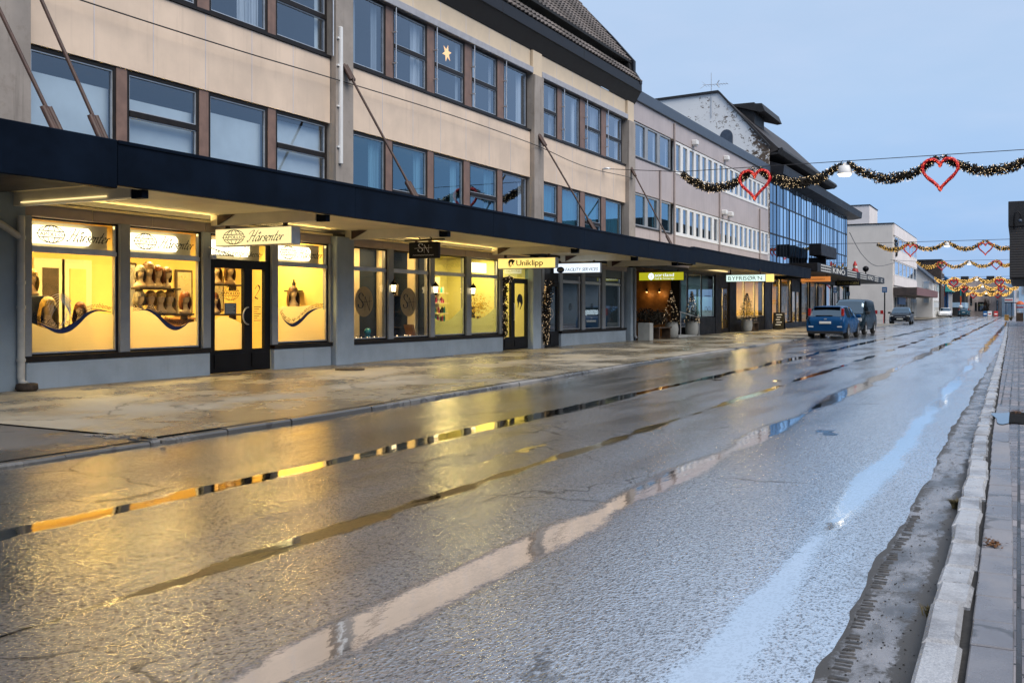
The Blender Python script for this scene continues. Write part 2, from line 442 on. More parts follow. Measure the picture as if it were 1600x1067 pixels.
def ribbed(name, col, pitch):
    t = NT(name); sp = t.n('ShaderNodeSeparateXYZ'); t.l(t.pos, sp.inputs[0])
    f = t.math('PINGPONG', sp.outputs[1], pitch/2); g = t.ramp(f, 0., .03)
    n_ = t.noise(.8, 5, .6)
    g2 = t.noise(1., 4, .6, t.vec((6, 6, .35)))
    c = t.mix(t.ramp(n_, .3, .7), tuple(k*.88 for k in col), col)
    c = t.mix(t.ramp(g2, .55, .8, 0, .35), c, tuple(k*.55 for k in col))
    return t.set(color=c, rough=.5, normal=t.bump(g, .6, .02))
M['mauve'] = ribbed('mauve_metal_panel', (.43, .375, .375), .42)
M['slate'] = plain('slate_blue_trim', (.055, .075, .11), .5, .15, 3)
def peeling():
    t = NT('peeling_paint_wall')
    big = t.noise(.45, 3, .5); n_ = t.noise(3.6, 8, .78, t.vec((1, 1, 1.25)))
    sp = t.n('ShaderNodeSeparateXYZ'); t.l(t.pos, sp.inputs[0])
    # more paint is gone on the lower street side of the gable
    k = t.math('ADD', t.ramp(sp.outputs[0], -18.5, -13.6, -.03, .13), t.ramp(big, .35, .7, -.06, .10))
    f = t.ramp(t.math('ADD', n_, k), .62, .655)
    brick = t.mix(t.noise(9, 4, .7), (.05, .035, .025), (.16, .11, .075))
    c = t.mix(f, t.mix(t.noise(.8, 4), (.70, .70, .70), (.82, .82, .81)), brick)
    return t.set(color=c, rough=.85, normal=t.bump(t.math('MULTIPLY', f, -1.), .5, .02))
M['peel'] = peeling()
def tiles(name, col, along, up):
    t = NT(name); sp = t.n('ShaderNodeSeparateXYZ'); t.l(t.pos, sp.inputs[0])
    a = t.math('SINE', t.math('MULTIPLY', sp.outputs[1], 6.2832/along)); b = t.math('PINGPONG', sp.outputs[2], up/2)
    b = t.math('FRACT', t.math('MULTIPLY', sp.outputs[2], 1/up))
    h = t.math('MULTIPLY_ADD', a, .45, t.math('MULTIPLY', b, -.9))
    c = t.mix(t.ramp(h, -1.1, .3), tuple(k*.22 for k in col), col)
    c = t.mix(t.ramp(t.noise(3, 4), .4, .7, 0, .5), c, tuple(k*.6 for k in col))
    return t.set(color=c, rough=.7, normal=t.bump(h, 1., .05))
M['tiles'] = tiles('roof_tiles', (.15, .125, .115), .30, .25)
M['tilesdark'] = plain('dark_roof_sheet', (.035, .030, .030), .6, .3, 1.2)
M['creamwall'] = plain('cream_render', (.70, .64, .58), .8, .07, .35, streak=.12)
M['creamwall2'] = plain('pale_render', (.74, .69, .68), .8, .05, .5)
M['siding'] = slats('white_siding', (.84, .83, .82), .16)
M['redbrown'] = plain('redbrown_boards', (.16, .075, .075), .6, .2, 2)
M['darkboards'] = plain('dark_brown_boards', (.05, .035, .03), .6, .3, 2)
M['bluepaint'] = plain('blue_paint', (.01, .10, .28), .5, .1); M['redpaint'] = plain('red_paint', (.45, .02, .02), .5, .1)
M['teal'] = plain('teal_awning', (.01, .22, .22), .6, .1); M['skyblue'] = plain('pale_blue_boards', (.40, .58, .76), .7, .1, 1)
M['stone'] = plain('tan_stone', (.52, .42, .37), .85, .25, .8, bump=.5, bsc=5)
M['orange'] = plain('orange_paint', (.55, .10, .02), .5, .1); M['orangesign'] = emit('lit_orange_sign', (.9, .32, .08), .45)
M['slatsdark'] = slats('dark_slat_cladding', (.030, .027, .027), .28)
M['slatedark'] = plain('dark_parapet', (.018, .018, .020), .6, .25, 2)
M['grass'] = plain('dry_grass', (.11, .085, .035), .9, .4, 30)
M['leafbrown'] = plain('fallen_leaves', (.16, .07, .025), .8, .5, 60)
M['pebble'] = plain('dark_grit', (.03, .028, .027), .9, .4, 60)
M['water'] = NT('puddle_water').set(color=(.02, .022, .024), rough=.015, spec=.9)
M['granite'] = None
def granite():
    t = NT('granite_kerb'); f = t.noise(140, 4, .7); g = t.noise(2.2, 5, .65); w = t.noise(1.4, 4, .6)
    c = t.mix(t.ramp(f, .35, .65), (.30, .31, .335), (.50, .51, .535)); c = t.mix(t.ramp(g, .42, .68, 0, .8), c, (.13, .125, .13)); c = t.mix(t.ramp(t.noise(11, 6, .8), .55, .75, 0, .8), c, (.07, .065, .06))
    return t.set(color=c, rough=t.ramp(w, .4, .62, .10, .45), normal=t.bump(t.math('MULTIPLY_ADD', f, .4, g), .55, .012), spec=.5)
M['granite'] = granite()
# ------------------------------------------------------------------ ground, road, pavements
ROAD_IOR, ROAD_F, ROAD_B = 2.5, .58, .0016
def road_mat():
    t = NT('wet_asphalt')
    sp = t.n('ShaderNodeSeparateXYZ'); t.l(t.pos, sp.inputs[0]); X, Y = sp.outputs[0], sp.outputs[1]
    wob = t.noise(1., 4, .6, t.vec((1.2, .45, 1)))
    rag = t.noise(1., 6, .82, t.vec((22, 10, 1)))
    long_ = t.noise(1., 2, .5, t.vec((.5, .16, 1), (3.1, 7.7, 0)))
    mask = None
    #          centre   half-width  how continuous
    for xc, hw, cont, ph in ((-5.40, .105, .85, 0.), (-3.72, .050, .12, 3.), (-2.46, .085, .62, 5.), (-1.03, .080, .80, 9.)):
        d = t.math('ABSOLUTE', t.math('ADD', X, t.math('MULTIPLY_ADD', wob, .20, -xc-.10)))
        br = t.noise(1., 3, .55, t.vec((.3, .30, 1), (ph*3.7, ph*1.3, 0)))
        w_ = t.math('ADD', hw, t.math('MULTIPLY', t.ramp(br, .36, .62), hw*.9*(1.6-cont)))
        w_ = t.math('SUBTRACT', w_, t.math('MULTIPLY', t.ramp(br, .56, .38), hw*2.0*(1-cont)))
        w_ = t.math('ADD', w_, t.math('MULTIPLY_ADD', rag, .24, -.12))
        m = t.ramp(t.math('SUBTRACT', w_, d), -.03 if xc < -3 else -.06, .035 if xc < -3 else .05)
        mask = m if mask is None else t.math('MAXIMUM', mask, m)
    # stray shallow puddles
    st = t.ramp(t.math('ADD', t.noise(1., 4, .6, t.vec((.9, .30, 1), (11, 4, 0))), t.math('MULTIPLY', rag, .07)), .715, .735)
    mask = t.math('MAXIMUM', mask, t.math('MULTIPLY', st, .9))
    v = t.n('ShaderNodeTexVoronoi'); v.inputs['Scale'].default_value = 66.; t.l(t.vec((1, .6, 1)), v.inputs['Vector'])
    fine = t.noise(98, 3, .7, t.vec((1, .6, 1))); mid = t.noise(34, 4, .75, t.vec((1, .5, 1))); big = t.noise(.7, 4, .6); wave = t.noise(9, 3, .6)
    h = t.math('ADD', t.math('MULTIPLY', v.outputs['Distance'], -1.0), t.math('MULTIPLY_ADD', fine, .7, t.math('MULTIPLY_ADD', mid, 1.3, t.math('MULTIPLY', wave, .8))))
    dry = t.math('SUBTRACT', 1., mask)
    wet = t.ramp(t.noise(1., 4, .6, t.vec((1.6, .22, 1), (5, 1, 0))), .3, .7)
    col = t.mix(t.ramp(mid, .3, .7), (.010, .009, .0085), (.050, .044, .040))
    col = t.mix(t.ramp(fine, .55, .8, 0, .6), col, (.13, .12, .11))
    crk = t.n('ShaderNodeTexVoronoi', feature='DISTANCE_TO_EDGE'); crk.inputs['Scale'].default_value = .55
    qv = t.n('ShaderNodeVectorMath', operation='MULTIPLY_ADD'); nz = t.n('ShaderNodeTexNoise'); nz.inputs['Scale'].default_value = 1.6; nz.inputs['Detail'].default_value = 5
    t.l(t.pos, nz.inputs['Vector']); t.l(nz.outputs['Color'], qv.inputs[0]); qv.inputs[1].default_value = (.9, .9, 0); t.l(t.pos, qv.inputs[2]); t.l(qv.outputs[0], crk.inputs['Vector'])
    ck = t.math('MULTIPLY', t.ramp(crk.outputs['Distance'], .003, .010, 1, 0), t.ramp(t.noise(.35, 2), .50, .58))
    col = t.mix(t.math('MULTIPLY', ck, .8), col, (.006, .006, .006))
    col = t.mix(mask, col, (.016, .016, .016))
    rough = t.math('ADD', t.ramp(wet, 0., 1., .20, .10), t.math('MULTIPLY', big, .05))
    rough = t.mix(mask, rough, (.030, .030, .030))
    nrm = t.bump(h, t.math('MULTIPLY_ADD', dry, t.ramp(wet, 0, 1, .95, .70), .035), ROAD_B)
    rip = t.bump(t.noise(1., 2, .5, t.vec((9, 2.2, 1))), t.math('MULTIPLY', mask, .05), .02, nrm)
    t.set(color=col, rough=rough, normal=rip, ior=t.math('MULTIPLY_ADD', mask, .6, ROAD_IOR), spec=.5)
    # standing film of water on top of the stones
    gl = t.n('ShaderNodeBsdfGlossy'); gl.inputs[0].default_value = (.95, .95, .95, 1); t.setin(gl.inputs['Roughness'], rough); t.l(rip, gl.inputs['Normal'])
    mx = t.n('ShaderNodeMixShader'); film = t.math('MULTIPLY_ADD', t.ramp(t.math('MULTIPLY_ADD', v.outputs['Distance'], .45, t.math('MULTIPLY_ADD', fine, .8, t.math('MULTIPLY', mid, .8))), .80, 1.06), .95, ROAD_F-.50)
    film = t.math('MULTIPLY', t.math('MULTIPLY', film, t.ramp(wet, 0, 1, .80, 1.15)), t.math('MULTIPLY_ADD', ck, -.8, 1.))
    t.l(t.math('MAXIMUM', film, t.math('MULTIPLY', mask, .85), clamp=True), mx.inputs[0])
    t.l(t.b.outputs[0], mx.inputs[1]); t.l(gl.outputs[0], mx.inputs[2]); t.l(mx.outputs[0], t.out.inputs[0]); return t.m
def pavement_mat(name='damp_pavement', base=(.30, .265, .205), wetcol=(.13, .11, .078)):
    t = NT(name)
    big = t.noise(1., 5, .62, t.vec((.55, .35, 1))); mid = t.noise(5, 5, .7); fine = t.noise(110, 4, .75)
    wet = t.ramp(t.math('MULTIPLY_ADD', mid, .18, big), .46, .68)
    c = t.mix(wet, base, wetcol)
    c = t.mix(t.ramp(fine, .5, .8, 0, .45), c, tuple(k*.5 for k in base))
    crack = t.n('ShaderNodeTexVoronoi', feature='DISTANCE_TO_EDGE'); crack.inputs['Scale'].default_value = .38
    q = t.n('ShaderNodeVectorMath', operation='ADD'); nz = t.n('ShaderNodeTexNoise'); nz.inputs['Scale'].default_value = 2.2; nz.inputs['Detail'].default_value = 4
    t.l(t.pos, nz.inputs['Vector']); t.l(t.pos, q.inputs[0]); sc = t.n('ShaderNodeVectorMath', operation='SCALE'); t.l(nz.outputs['Color'], sc.inputs[0]); sc.inputs['Scale'].default_value = .7
    t.l(sc.outputs[0], q.inputs[1]); t.l(q.outputs[0], crack.inputs['Vector'])
    ck = t.ramp(crack.outputs['Distance'], .004, .012, 1, 0)
    c = t.mix(t.math('MULTIPLY', ck, .6), c, (.03, .028, .025))
    rough = t.ramp(wet, 0, 1, .62, .24)
    return t.set(color=c, rough=rough, normal=t.bump(t.math('ADD', fine, t.math('MULTIPLY', mid, .8)), .42, .006), spec=.5)
def gutter_mat():
    t = NT('old_gutter_asphalt')
    sp = t.n('ShaderNodeSeparateXYZ'); t.l(t.pos, sp.inputs[0])
    m1 = t.noise(1., 6, .75, t.vec((9, 4.5, 1))); big = t.noise(1., 4, .6, t.vec((3, 1.3, 1), (4, 2, 0))); fine = t.noise(150, 4, .8)
    edge = t.math('MAXIMUM', t.ramp(sp.outputs[0], -.58, -.70, 0, 1), t.ramp(sp.outputs[0], -.46, -.36, 0, 1))
    dirt = t.ramp(t.math('MULTIPLY_ADD', edge, .26, t.math('MULTIPLY_ADD', t.noise(48, 4, .8), .35, t.math('MULTIPLY', m1, .8))), .56, .72)
    c = t.mix(t.ramp(big, .35, .65), (.035, .035, .038), (.27, .27, .29))
    c = t.mix(dirt, c, (.018, .016, .015)); c = t.mix(t.ramp(fine, .58, .78, 0, .7), c, (.02, .018, .017))
    rough = t.mix(dirt, t.ramp(big, .35, .65, .34, .12), (.7, .7, .7))
    return t.set(color=c, rough=rough, normal=t.bump(t.math('MULTIPLY_ADD', m1, 1.2, fine), .6, .005), ior=1.9)
def paver_mat():
    t = NT('right_paving_bricks')
    br = t.n('ShaderNodeTexBrick'); br.offset = .5
    sp = t.n('ShaderNodeSeparateXYZ'); t.l(t.pos, sp.inputs[0]); cb = t.n('ShaderNodeCombineXYZ')
    t.l(sp.outputs[1], cb.inputs[0]); t.l(sp.outputs[0], cb.inputs[1]); t.l(cb.outputs[0], br.inputs['Vector'])
    br.inputs['Scale'].default_value = 1.; br.inputs['Brick Width'].default_value = .21; br.inputs['Row Height'].default_value = .105
    br.inputs['Mortar Size'].default_value = .010; br.inputs['Mortar Smooth'].default_value = .2
    br.inputs['Color1'].default_value = (.15, .135, .145, 1); br.inputs['Color2'].default_value = (.30, .275, .29, 1); br.inputs['Mortar'].default_value = (.015, .014, .014, 1)
    fine = t.noise(130, 4, .75); big = t.noise(1.1, 5, .65); mid = t.noise(7, 5, .7)
    wet = t.ramp(t.math('MULTIPLY_ADD', mid, .25, big), .52, .70)
    c = t.mix(t.math('MULTIPLY', wet, .55), br.outputs['Color'], (.05, .047, .05)); c = t.mix(t.ramp(fine, .5, .8, 0, .5), c, (.04, .038, .04))
    h = t.math('ADD', t.math('MULTIPLY', br.outputs['Fac'], -1.2), t.math('MULTIPLY', fine, .5))
    return t.set(color=c, rough=t.ramp(wet, 0, 1, .50, .18), normal=t.bump(h, .7, .008), spec=.5)
M['road'] = road_mat(); M['pavement'] = pavement_mat(); M['gutter'] = gutter_mat(); M['pavers'] = paver_mat()
M['driveway'] = pavement_mat('driveway_asphalt', (.10, .092, .085), (.045, .042, .040))
M['mud'] = plain('wet_mud', (.05, .046, .043), .5, .4, 40, bump=.5, bsc=90)
M['flag'] = pavement_mat('wet_flagstones', (.27, .265, .285), (.15, .148, .165)); M['kerbdark'] = pavement_mat('worn_kerb', (.22, .215, .21), (.07, .068, .066))
M['far'] = plain('far_ground', (.10, .10, .10), .7, .2, .05)

def lerp_poly(P, y):
    for (x0, y0), (x1, y1) in zip(P, P[1:]):
        if y <= y1: return x0+(x1-x0)*max(0, (y-y0))/(y1-y0)
    return P[-1][0]
KL = [(-7.66,-14),(-7.66,5.5),(-7.60,9),(-7.62,10.3),(-7.80,13.5),(-7.90,17.1),(-8.14,22.8),(-8.52,46),(-8.80,70),(-9.0,94)]
KR = [(-.32,-14),(-.33,3.9),(-.36,8),(-.40,10.7),(-.46,20),(-.62,50),(-.85,80),(-1.2,137),(-1.6,230)]
tag(MB().quad((-700,-300,-.04),(700,-300,-.04),(700,900,-.04),(-700,900,-.04)).build('ground', M['far']), kind='structure')
m = MB(); m.quad((-45,-14,0),(3.2,-14,0),(3.2,250,0),(-45,250,0))
tag(m.build('road', M['road']), kind='structure')
# left pavement: rises gently from the kerb to the wall
def pav(name, ys, xin, xout, zin, zout, mat, skirt=True):
    m = MB()
    V = []
    for y in ys: V += [(xin(y), y, zin), (xout(y), y, zout)]
    m.add(V, [(2*i, 2*i+2, 2*i+3, 2*i+1) for i in range(len(ys)-1)])
    if skirt:
        m.quad((xin(ys[-1]),ys[-1],zin),(xin(ys[-1]),ys[-1],-.02),(xout(ys[-1]),ys[-1],-.02),(xout(ys[-1]),ys[-1],zout))
    return tag(m.build(name, mat), kind='structure')
ys = [7.25+i*1.2 for i in range(8)] + [17.1, 22.8, 30, 46, 60, 70, 92]
pav('pavement', ys, lambda y: lerp_poly(KL, y)-.13, lambda y: -16., .062, .135, M['pavement'])
pav('driveway', [-14, 0, 4, 7.25], lambda y: lerp_poly(KL, y)-.13, lambda y: -16., .045, .12, M['driveway'], False)
m = MB(); ysR = [128, 160, 200, 240]
pav('far_pavement', ysR, lambda y: -10.0, lambda y: -22., .07, .12, M['pavement'], True)
# low kerb stones along the left pavement
m = MB(); y = -13.9; rk = random.Random(3)
while y < 92:
    L = rk.uniform(.8, 1.1); y2 = y+L-.015
    top = .056 + rk.uniform(-.006, .006) - (.018 if y < 7.2 else 0)
    a0, a1 = lerp_poly(KL, y), lerp_poly(KL, y2); j = rk.uniform(-.008, .008)
    V = [(a0-.13,y,-.02),(a0+j,y,-.02),(a1+j,y2,-.02),(a1-.13,y2,-.02),(a0-.13,y,top),(a0+j-.02,y,top),(a1+j-.02,y2,top),(a1-.13,y2,top),(a0+j,y,top-.02),(a1+j,y2,top-.02)]
    m.add(V, [(4,5,6,7),(5,8,9,6),(8,1,2,9),(0,4,7,3),(0,1,8,5,4),(3,7,6,9,2)])
    y += L
tag(m.build('kerb', M['kerbdark']), kind='structure')
# big kerb stones on the right, then paving
m = MB(); y = -6.
while y < 225:
    L = rk.uniform(.30, .62) if y < 40 else rk.uniform(.8, 1.2); y2 = y+L-rk.uniform(.014, .036)
    a0, a1 = lerp_poly(KR, y)+rk.uniform(-.006,.014), lerp_poly(KR, y2)+rk.uniform(-.006,.014); w = .142+rk.uniform(-.014,.010)
    top = .086+rk.uniform(-.010,.008); c = rk.uniform(.012,.022)
    x00, x01, x10, x11 = a0, a0+w, a1, a1+w
    V = [(x00,y,-.02),(x01,y,-.02),(x11,y2,-.02),(x10,y2,-.02),(x00,y,top-c),(x01,y,top-c),(x11,y2,top-c),(x10,y2,top-c),
         (x00+c,y+c,top),(x01-c,y+c,top),(x11-c,y2-c,top),(x10+c,y2-c,top)]
    m.add(V, [(8,9,10,11),(4,5,9,8),(5,6,10,9),(6,7,11,10),(7,4,8,11),(0,1,5,4),(1,2,6,5),(2,3,7,6),(3,0,4,7)])
    y += L
tag(m.build('right_kerb', M['granite']), kind='structure')
m = MB(); V = []; ysq = [-14, 4, 8, 10.7, 20, 50, 80, 137, 225]
for y in ysq: V += [(lerp_poly(KR, y)+.175, y, .080), (14., y, .115)]
m.add(V, [(2*i, 2*i+1, 2*i+3, 2*i+2) for i in range(len(ysq)-1)])
for y in ysq: pass
tag(m.build('right_pavement', M['pavers']), kind='structure')
# dark sand in the joint behind the kerb stones
m = MB(); V = []
for y in ysq: V += [(lerp_poly(KR, y)+.08, y, .058), (lerp_poly(KR, y)+.30, y, .062)]
m.add(V, [(2*i, 2*i+1, 2*i+3, 2*i+2) for i in range(len(ysq)-1)])
tag(m.build('joint_sand', M['pebble']), kind='structure')
# band of smooth flags beside the kerb stones
m = MB(); y = -4.
while y < 14:
    L = rk.uniform(.32, .5); x = lerp_poly(KR, y)+.166
    m.cbox(x, x+.15, y, y+L-.008, .05, .0835+rk.uniform(-.001,.004), .005); y += L
tag(m.build('flag_strip', M['flag']), kind='structure')
# old asphalt in the right gutter, edge ragged
m = MB(); V = []; n = 420; y0, y1 = -4., 62.
for i in range(n+1):
    y = y0+(y1-y0)*(i/n)**1.7
    e = -.655+.018*math.sin(y*.9)+.012*math.sin(y*2.9+1)+.006*math.sin(y*7.3+2)+.004*math.sin(y*17+1)+rk.uniform(-.006,.006)
    if y > 20: e += min(.12, (y-20)*.004)
    V += [(e, y, .004), (lerp_poly(KR, y)+.02, y, .004)]
m.add(V, [(2*i, 2*i+1, 2*i+3, 2*i+2) for i in range(n)])
tag(m.build('gutter_strip', M['gutter']), kind='structure')
# mud pressed into tread blocks by tyres just inside the gutter
m = MB(); y = 3.2
while y < 7.4:
    if rk.random() < .86:
        x0 = -.635+.012*math.sin(y*2.1)+rk.uniform(-.006,.006); w = rk.uniform(.05,.085)*(1-.09*(y-3.2)); h = rk.uniform(.0025,.006); t_ = rk.uniform(.011,.018); sk = rk.uniform(-.012,.012)
        V = [(x0,y-t_,.003),(x0+w,y-t_+sk,.003),(x0+w*rk.uniform(.9,1.1),y+t_+sk,.003),(x0+rk.uniform(-.008,.008),y+t_,.003)]
        top = [(p[0]*.8+(x0+w/2)*.2, p[1]*.7+y*.3, .004+h) for p in V]
        m.add(V+top, [(4,5,6,7),(0,1,5,4),(1,2,6,5),(2,3,7,6),(3,0,4,7)], True)
    y += rk.uniform(.042,.056)
tag(m.build('tyre_mud', M['mud']), 'tread marks of dark mud left by tyres along the gutter', 'mud', kind='stuff')
# grit
m = MB()
for _ in range(520):
    y = 3.2+12*rk.random()**2; x = rk.choice((rk.uniform(-.64,-.36), rk.uniform(-.64,-.36), rk.uniform(-.33,.5)))
    z = .086 if x > -.33 else .006; s = rk.uniform(.0012,.0045)
    m.ball((x,y,z), s, 5, 3, rk.uniform(.7,1.5), rk.uniform(.7,1.5), .7)
tag(m.build('grit', M['pebble']), 'dark grit scattered over the gutter and kerb stones', 'grit', kind='stuff')
# grass tuft in the kerb joint, leaves, puddle, manhole
def tuft(loc, n, h, label):
    m = MB()
    for _ in range(n):
        a = rk.uniform(0, 6.28); l = h*rk.uniform(.5,1.1); lean = rk.uniform(.3,1.1); w = .003
        bx, by = loc[0]+rk.gauss(0,.012), loc[1]+rk.gauss(0,.018)
        p1 = (bx+math.cos(a)*l*lean*.4, by+math.sin(a)*l*lean*.4, loc[2]+l*.55); p2 = (bx+math.cos(a)*l*lean, by+math.sin(a)*l*lean, loc[2]+l*.75)
        m.add([(bx-w,by,loc[2]),(bx+w,by,loc[2]),(p1[0]+w,p1[1],p1[2]),(p1[0]-w,p1[1],p1[2]),p2],[(0,1,2,3),(3,2,4)])
    return tag(m.build('grass_tuft', M['grass'], None, loc), label, 'grass tuft')
tuft((-.372,7.35,.004), 150, .085, 'dry brown grass tuft growing from the joint beside the kerb stones')
tuft((-.345,4.75,.004), 60, .05, 'tiny sparse grass sprout at the foot of a nearer kerb stone')
def leaves(loc, n, r, label):
    m = MB()
    for _ in range(n):
        x, y, z = loc[0]+rk.gauss(0,r*.45), loc[1]+rk.gauss(0,r), loc[2]+rk.uniform(0,.02); s = rk.uniform(.008,.02); a = rk.uniform(0,6.28); t_ = rk.uniform(-.6,.6)
        c_, s_ = math.cos(a)*s, math.sin(a)*s
        m.add([(x+c_,y+s_,z+t_*s),(x-s_*.6,y+c_*.6,z),(x-c_,y-s_,z-t_*s*.4),(x+s_*.6,y-c_*.6,z+.004)],[(0,1,2,3)])
    return tag(m.build('leaf_clump', M['leafbrown'], None, loc), label, 'fallen leaves')
leaves((-.12,5.9,.09), 60, .05, 'small clump of wet brown leaves on the paving beside the kerb')
leaves((-.03,13.6,.09), 50, .08, 'orange leaves lying at the edge of the pavement puddle')
m = MB(); k = 28
m.add([(-.06+(.21+.035*math.sin(3*a)+.02*math.sin(5*a+1))*math.cos(a), 12.9+(.85+.2*math.sin(2*a+1)+.1*math.sin(5*a))*math.sin(a), .0935) for a in [2*math.pi*i/k for i in range(k)]], [tuple(range(k))])
tag(m.build('puddle', M['water']), kind='structure')
m = MB(); rr = random.Random(21)      # broken corner of the pavement
for _ in range(26):
    x, y = -8.15+rr.gauss(0,.22), 7.18+rr.gauss(0,.07); s = rr.uniform(.02,.055); k = rr.randint(4,6); a0 = rr.uniform(0,6)
    P = [(x+s*rr.uniform(.6,1.2)*1.5*math.cos(a0+6.283*i/k), y+s*rr.uniform(.6,1.2)*math.sin(a0+6.283*i/k)) for i in range(k)]
    m.prism(P, 2, .03, .060+rr.uniform(0,.008))
tag(m.build('broken_concrete', M['kerbdark']), 'broken concrete bits at the corner where pavement meets the driveway', 'rubble', kind='stuff')
mh = thing('manhole_cover', 'round dark iron manhole cover in the shop pavement', 'manhole', (-12.2,16.65,.118))
MB().lathe([(.30,-.02),(.30,.006),(.26,.008)], (-12.2,16.65,.118), 28).build('frame_ring', M['rust'], mh)
m = MB().lathe([(.255,-.01),(.255,.002),(0.0001,.002)], (-12.2,16.65,.118), 28)
for i in range(-3,4):
    h = math.sqrt(max(.24**2-(i*.07)**2,0)); m.box(-12.2+i*.07-.012,-12.2+i*.07+.012,16.65-h,16.65+h,.12,.124)
m.build('cover_plate', M['rust'], mh)
W_APOLLO, W_SN, W_UNI, W_FAC, W_B = 84., 50., 60., 20., 190.
# ------------------------------------------------------------------ beige concrete building with the shop row
XF = -13.55
A = thing('apartment_building', 'long beige panelled building with concrete pillars and a row of lit shops', 'building', (-13.55, 20, .1))
# body behind the facade
m = MB()
m.box(-27,-15.3,2,37.1,3.2,9.5)
for z0, z1 in ((3.05,3.42),(5.46,6.84),(8.68,9.5)): m.box(-15.3,-13.75,2,37.1,z0,z1)
m.box(-15.3,-13.75,36.9,37.1,3.2,9.5); m.box(-15.3,-13.75,2,2.2,3.2,9.5)
m.build('wall', M['roomdusk'], A)
m = MB()
m.box(-14.2,-13.62,2,10.21,3.2,9.3); m.box(-26.9,-13.58,37.1,37.19,3.2,9.3)
m.build('end_wall', M['concrete'], A)
PIL = [(9.55,10.19),(17.79,18.43),(27.88,28.55),(36.30,37.0)]
for a, b in PIL:
    m = MB(); m.cbox(-14.0,-13.40,a,b,3.1,8.64,.012); p = m.build('concrete_pillar', M['concrete'], A)
    m = MB(); m.cbox(-14.0,-13.46,a+.01,b-.01,8.645,9.40,.01); m.build('pillar_cap', M['cream'], p)
BAYS = [(2.2,9.5),(10.21,17.77),(18.45,27.86),(28.57,36.28)]
def panels(name, z0, z1, mat, bays=BAYS, pitch=1.262):
    for a, b in bays:
        m = MB(); n = max(1, round((b-a)/pitch)); w = (b-a)/n
        for i in range(n):
            m.mat(0); m.cbox(-13.68,-13.55,a+i*w+.006,a+(i+1)*w-.006,z0,z1,.004)
            if i: m.mat(1); m.box(-13.62,-13.547,a+i*w-.007,a+i*w+.007,z0,z1)
        m.build(name, [mat, M['seam']], A)
panels('spandrel_panel', 5.435, 6.86, M['beige'])
panels('spandrel_panel', 8.86, 9.42, M['cream'])
# blind boxes above the upper windows
for a, b in BAYS[1:]:
    m = MB(); m.cbox(-13.66,-13.44,a-.02 if a > 12 else a,b+.02,8.665,8.855,.012); m.build('blind_box', M['greymetal'], A)
# upper windows
def window(parent, y0, y1, z0, z1, transom=None, gl='glassup', cur='curtain', gap=None, frame='darkframe', x=-13.62, sash=True, fw=.055, curx=.16):
    m = MB(); f = fw
    m.box(x-.06,x+.03,y0,y0+f,z0,z1); m.box(x-.06,x+.03,y1-f,y1,z0,z1); m.box(x-.06,x+.03,y0+f,y1-f,z0,z0+f); m.box(x-.06,x+.03,y0+f,y1-f,z1-f,z1)
    if transom: m.box(x-.06,x+.04,y0+f,y1-f,transom-.05,transom+.05)
    w = m.build('window', M[frame], parent)
    g = MB()
    zs = [(z0+f, z1-f)] if not transom else [(z0+f, transom-.05), (transom+.05, z1-f)]
    for a, b in zs: g.quad((x-.02,y0+f,a),(x-.02,y1-f,a),(x-.02,y1-f,b),(x-.02,y0+f,b))
    g.build('pane', M[gl], w)
    if sash:
        s = MB()
        for a, b in zs:
            r = .022
            s.box(x-.018,x+.012,y0+f,y0+f+r,a,b); s.box(x-.018,x+.012,y1-f-r,y1-f,a,b); s.box(x-.018,x+.012,y0+f+r,y1-f-r,a,a+r); s.box(x-.018,x+.012,y0+f+r,y1-f-r,b-r,b)
        s.build('sash', M['alu'], w)
    if cur:
        c = MB(); n = 24
        lo, hi = (y0, y1) if gap is None else gap
        spans = [(lo, hi)] if gap is None else [(y0+f, gap[0]), (gap[1], y1-f)]
        for a, b in spans:
            if b-a < .05: continue
            V = []
            for i in range(n+1):
                yy = a+(b-a)*i/n; xx = x-curx+.03*math.sin(yy*21+z0)+.012*math.sin(yy*47)
                zt = z1-.02-(.24+.17*math.sin(a*2.7) if cur == 'blind' else 0)  # blind stops short: dark room above imitates shade under the blind box
                if cur == 'blind': xx = x-curx
                V += [(xx,yy,z0+.02),(xx,yy,zt)]
            c.add(V, [(2*i,2*i+2,2*i+3,2*i+1) for i in range(n)], True)
        if c.f: c.build('blind' if cur == 'blind' else 'curtain', M[cur], w)
    return w
up1 = [(10.27,11.95,None),(12.18,13.86,4.70),(14.10,15.76,None),(16.00,17.70,4.72)]
up2 = [(18.49,19.98,None),(20.25,21.88,4.2),(22.17,23.76,None),(24.09,25.74,4.55),(26.04,27.72,None)]
up3 = [(28.65,30.0,4.4),(30.34,31.9,None),(32.3,33.86,4.4),(34.28,36.0,None)]
tp1 = [(10.27,11.95,None),(12.18,13.81,None),(14.12,15.76,None),(16.00,17.70,7.75)]
tp2 = [(18.49,19.98,None),(20.30,21.86,7.77),(22.21,23.81,7.74),(24.21,25.74,7.75),(26.14,27.72,None)]
tp3 = [(28.65,29.98,7.74),(30.35,31.88,None),(32.32,33.86,7.76),(34.32,36.0,7.75)]
rw = random.Random(5)
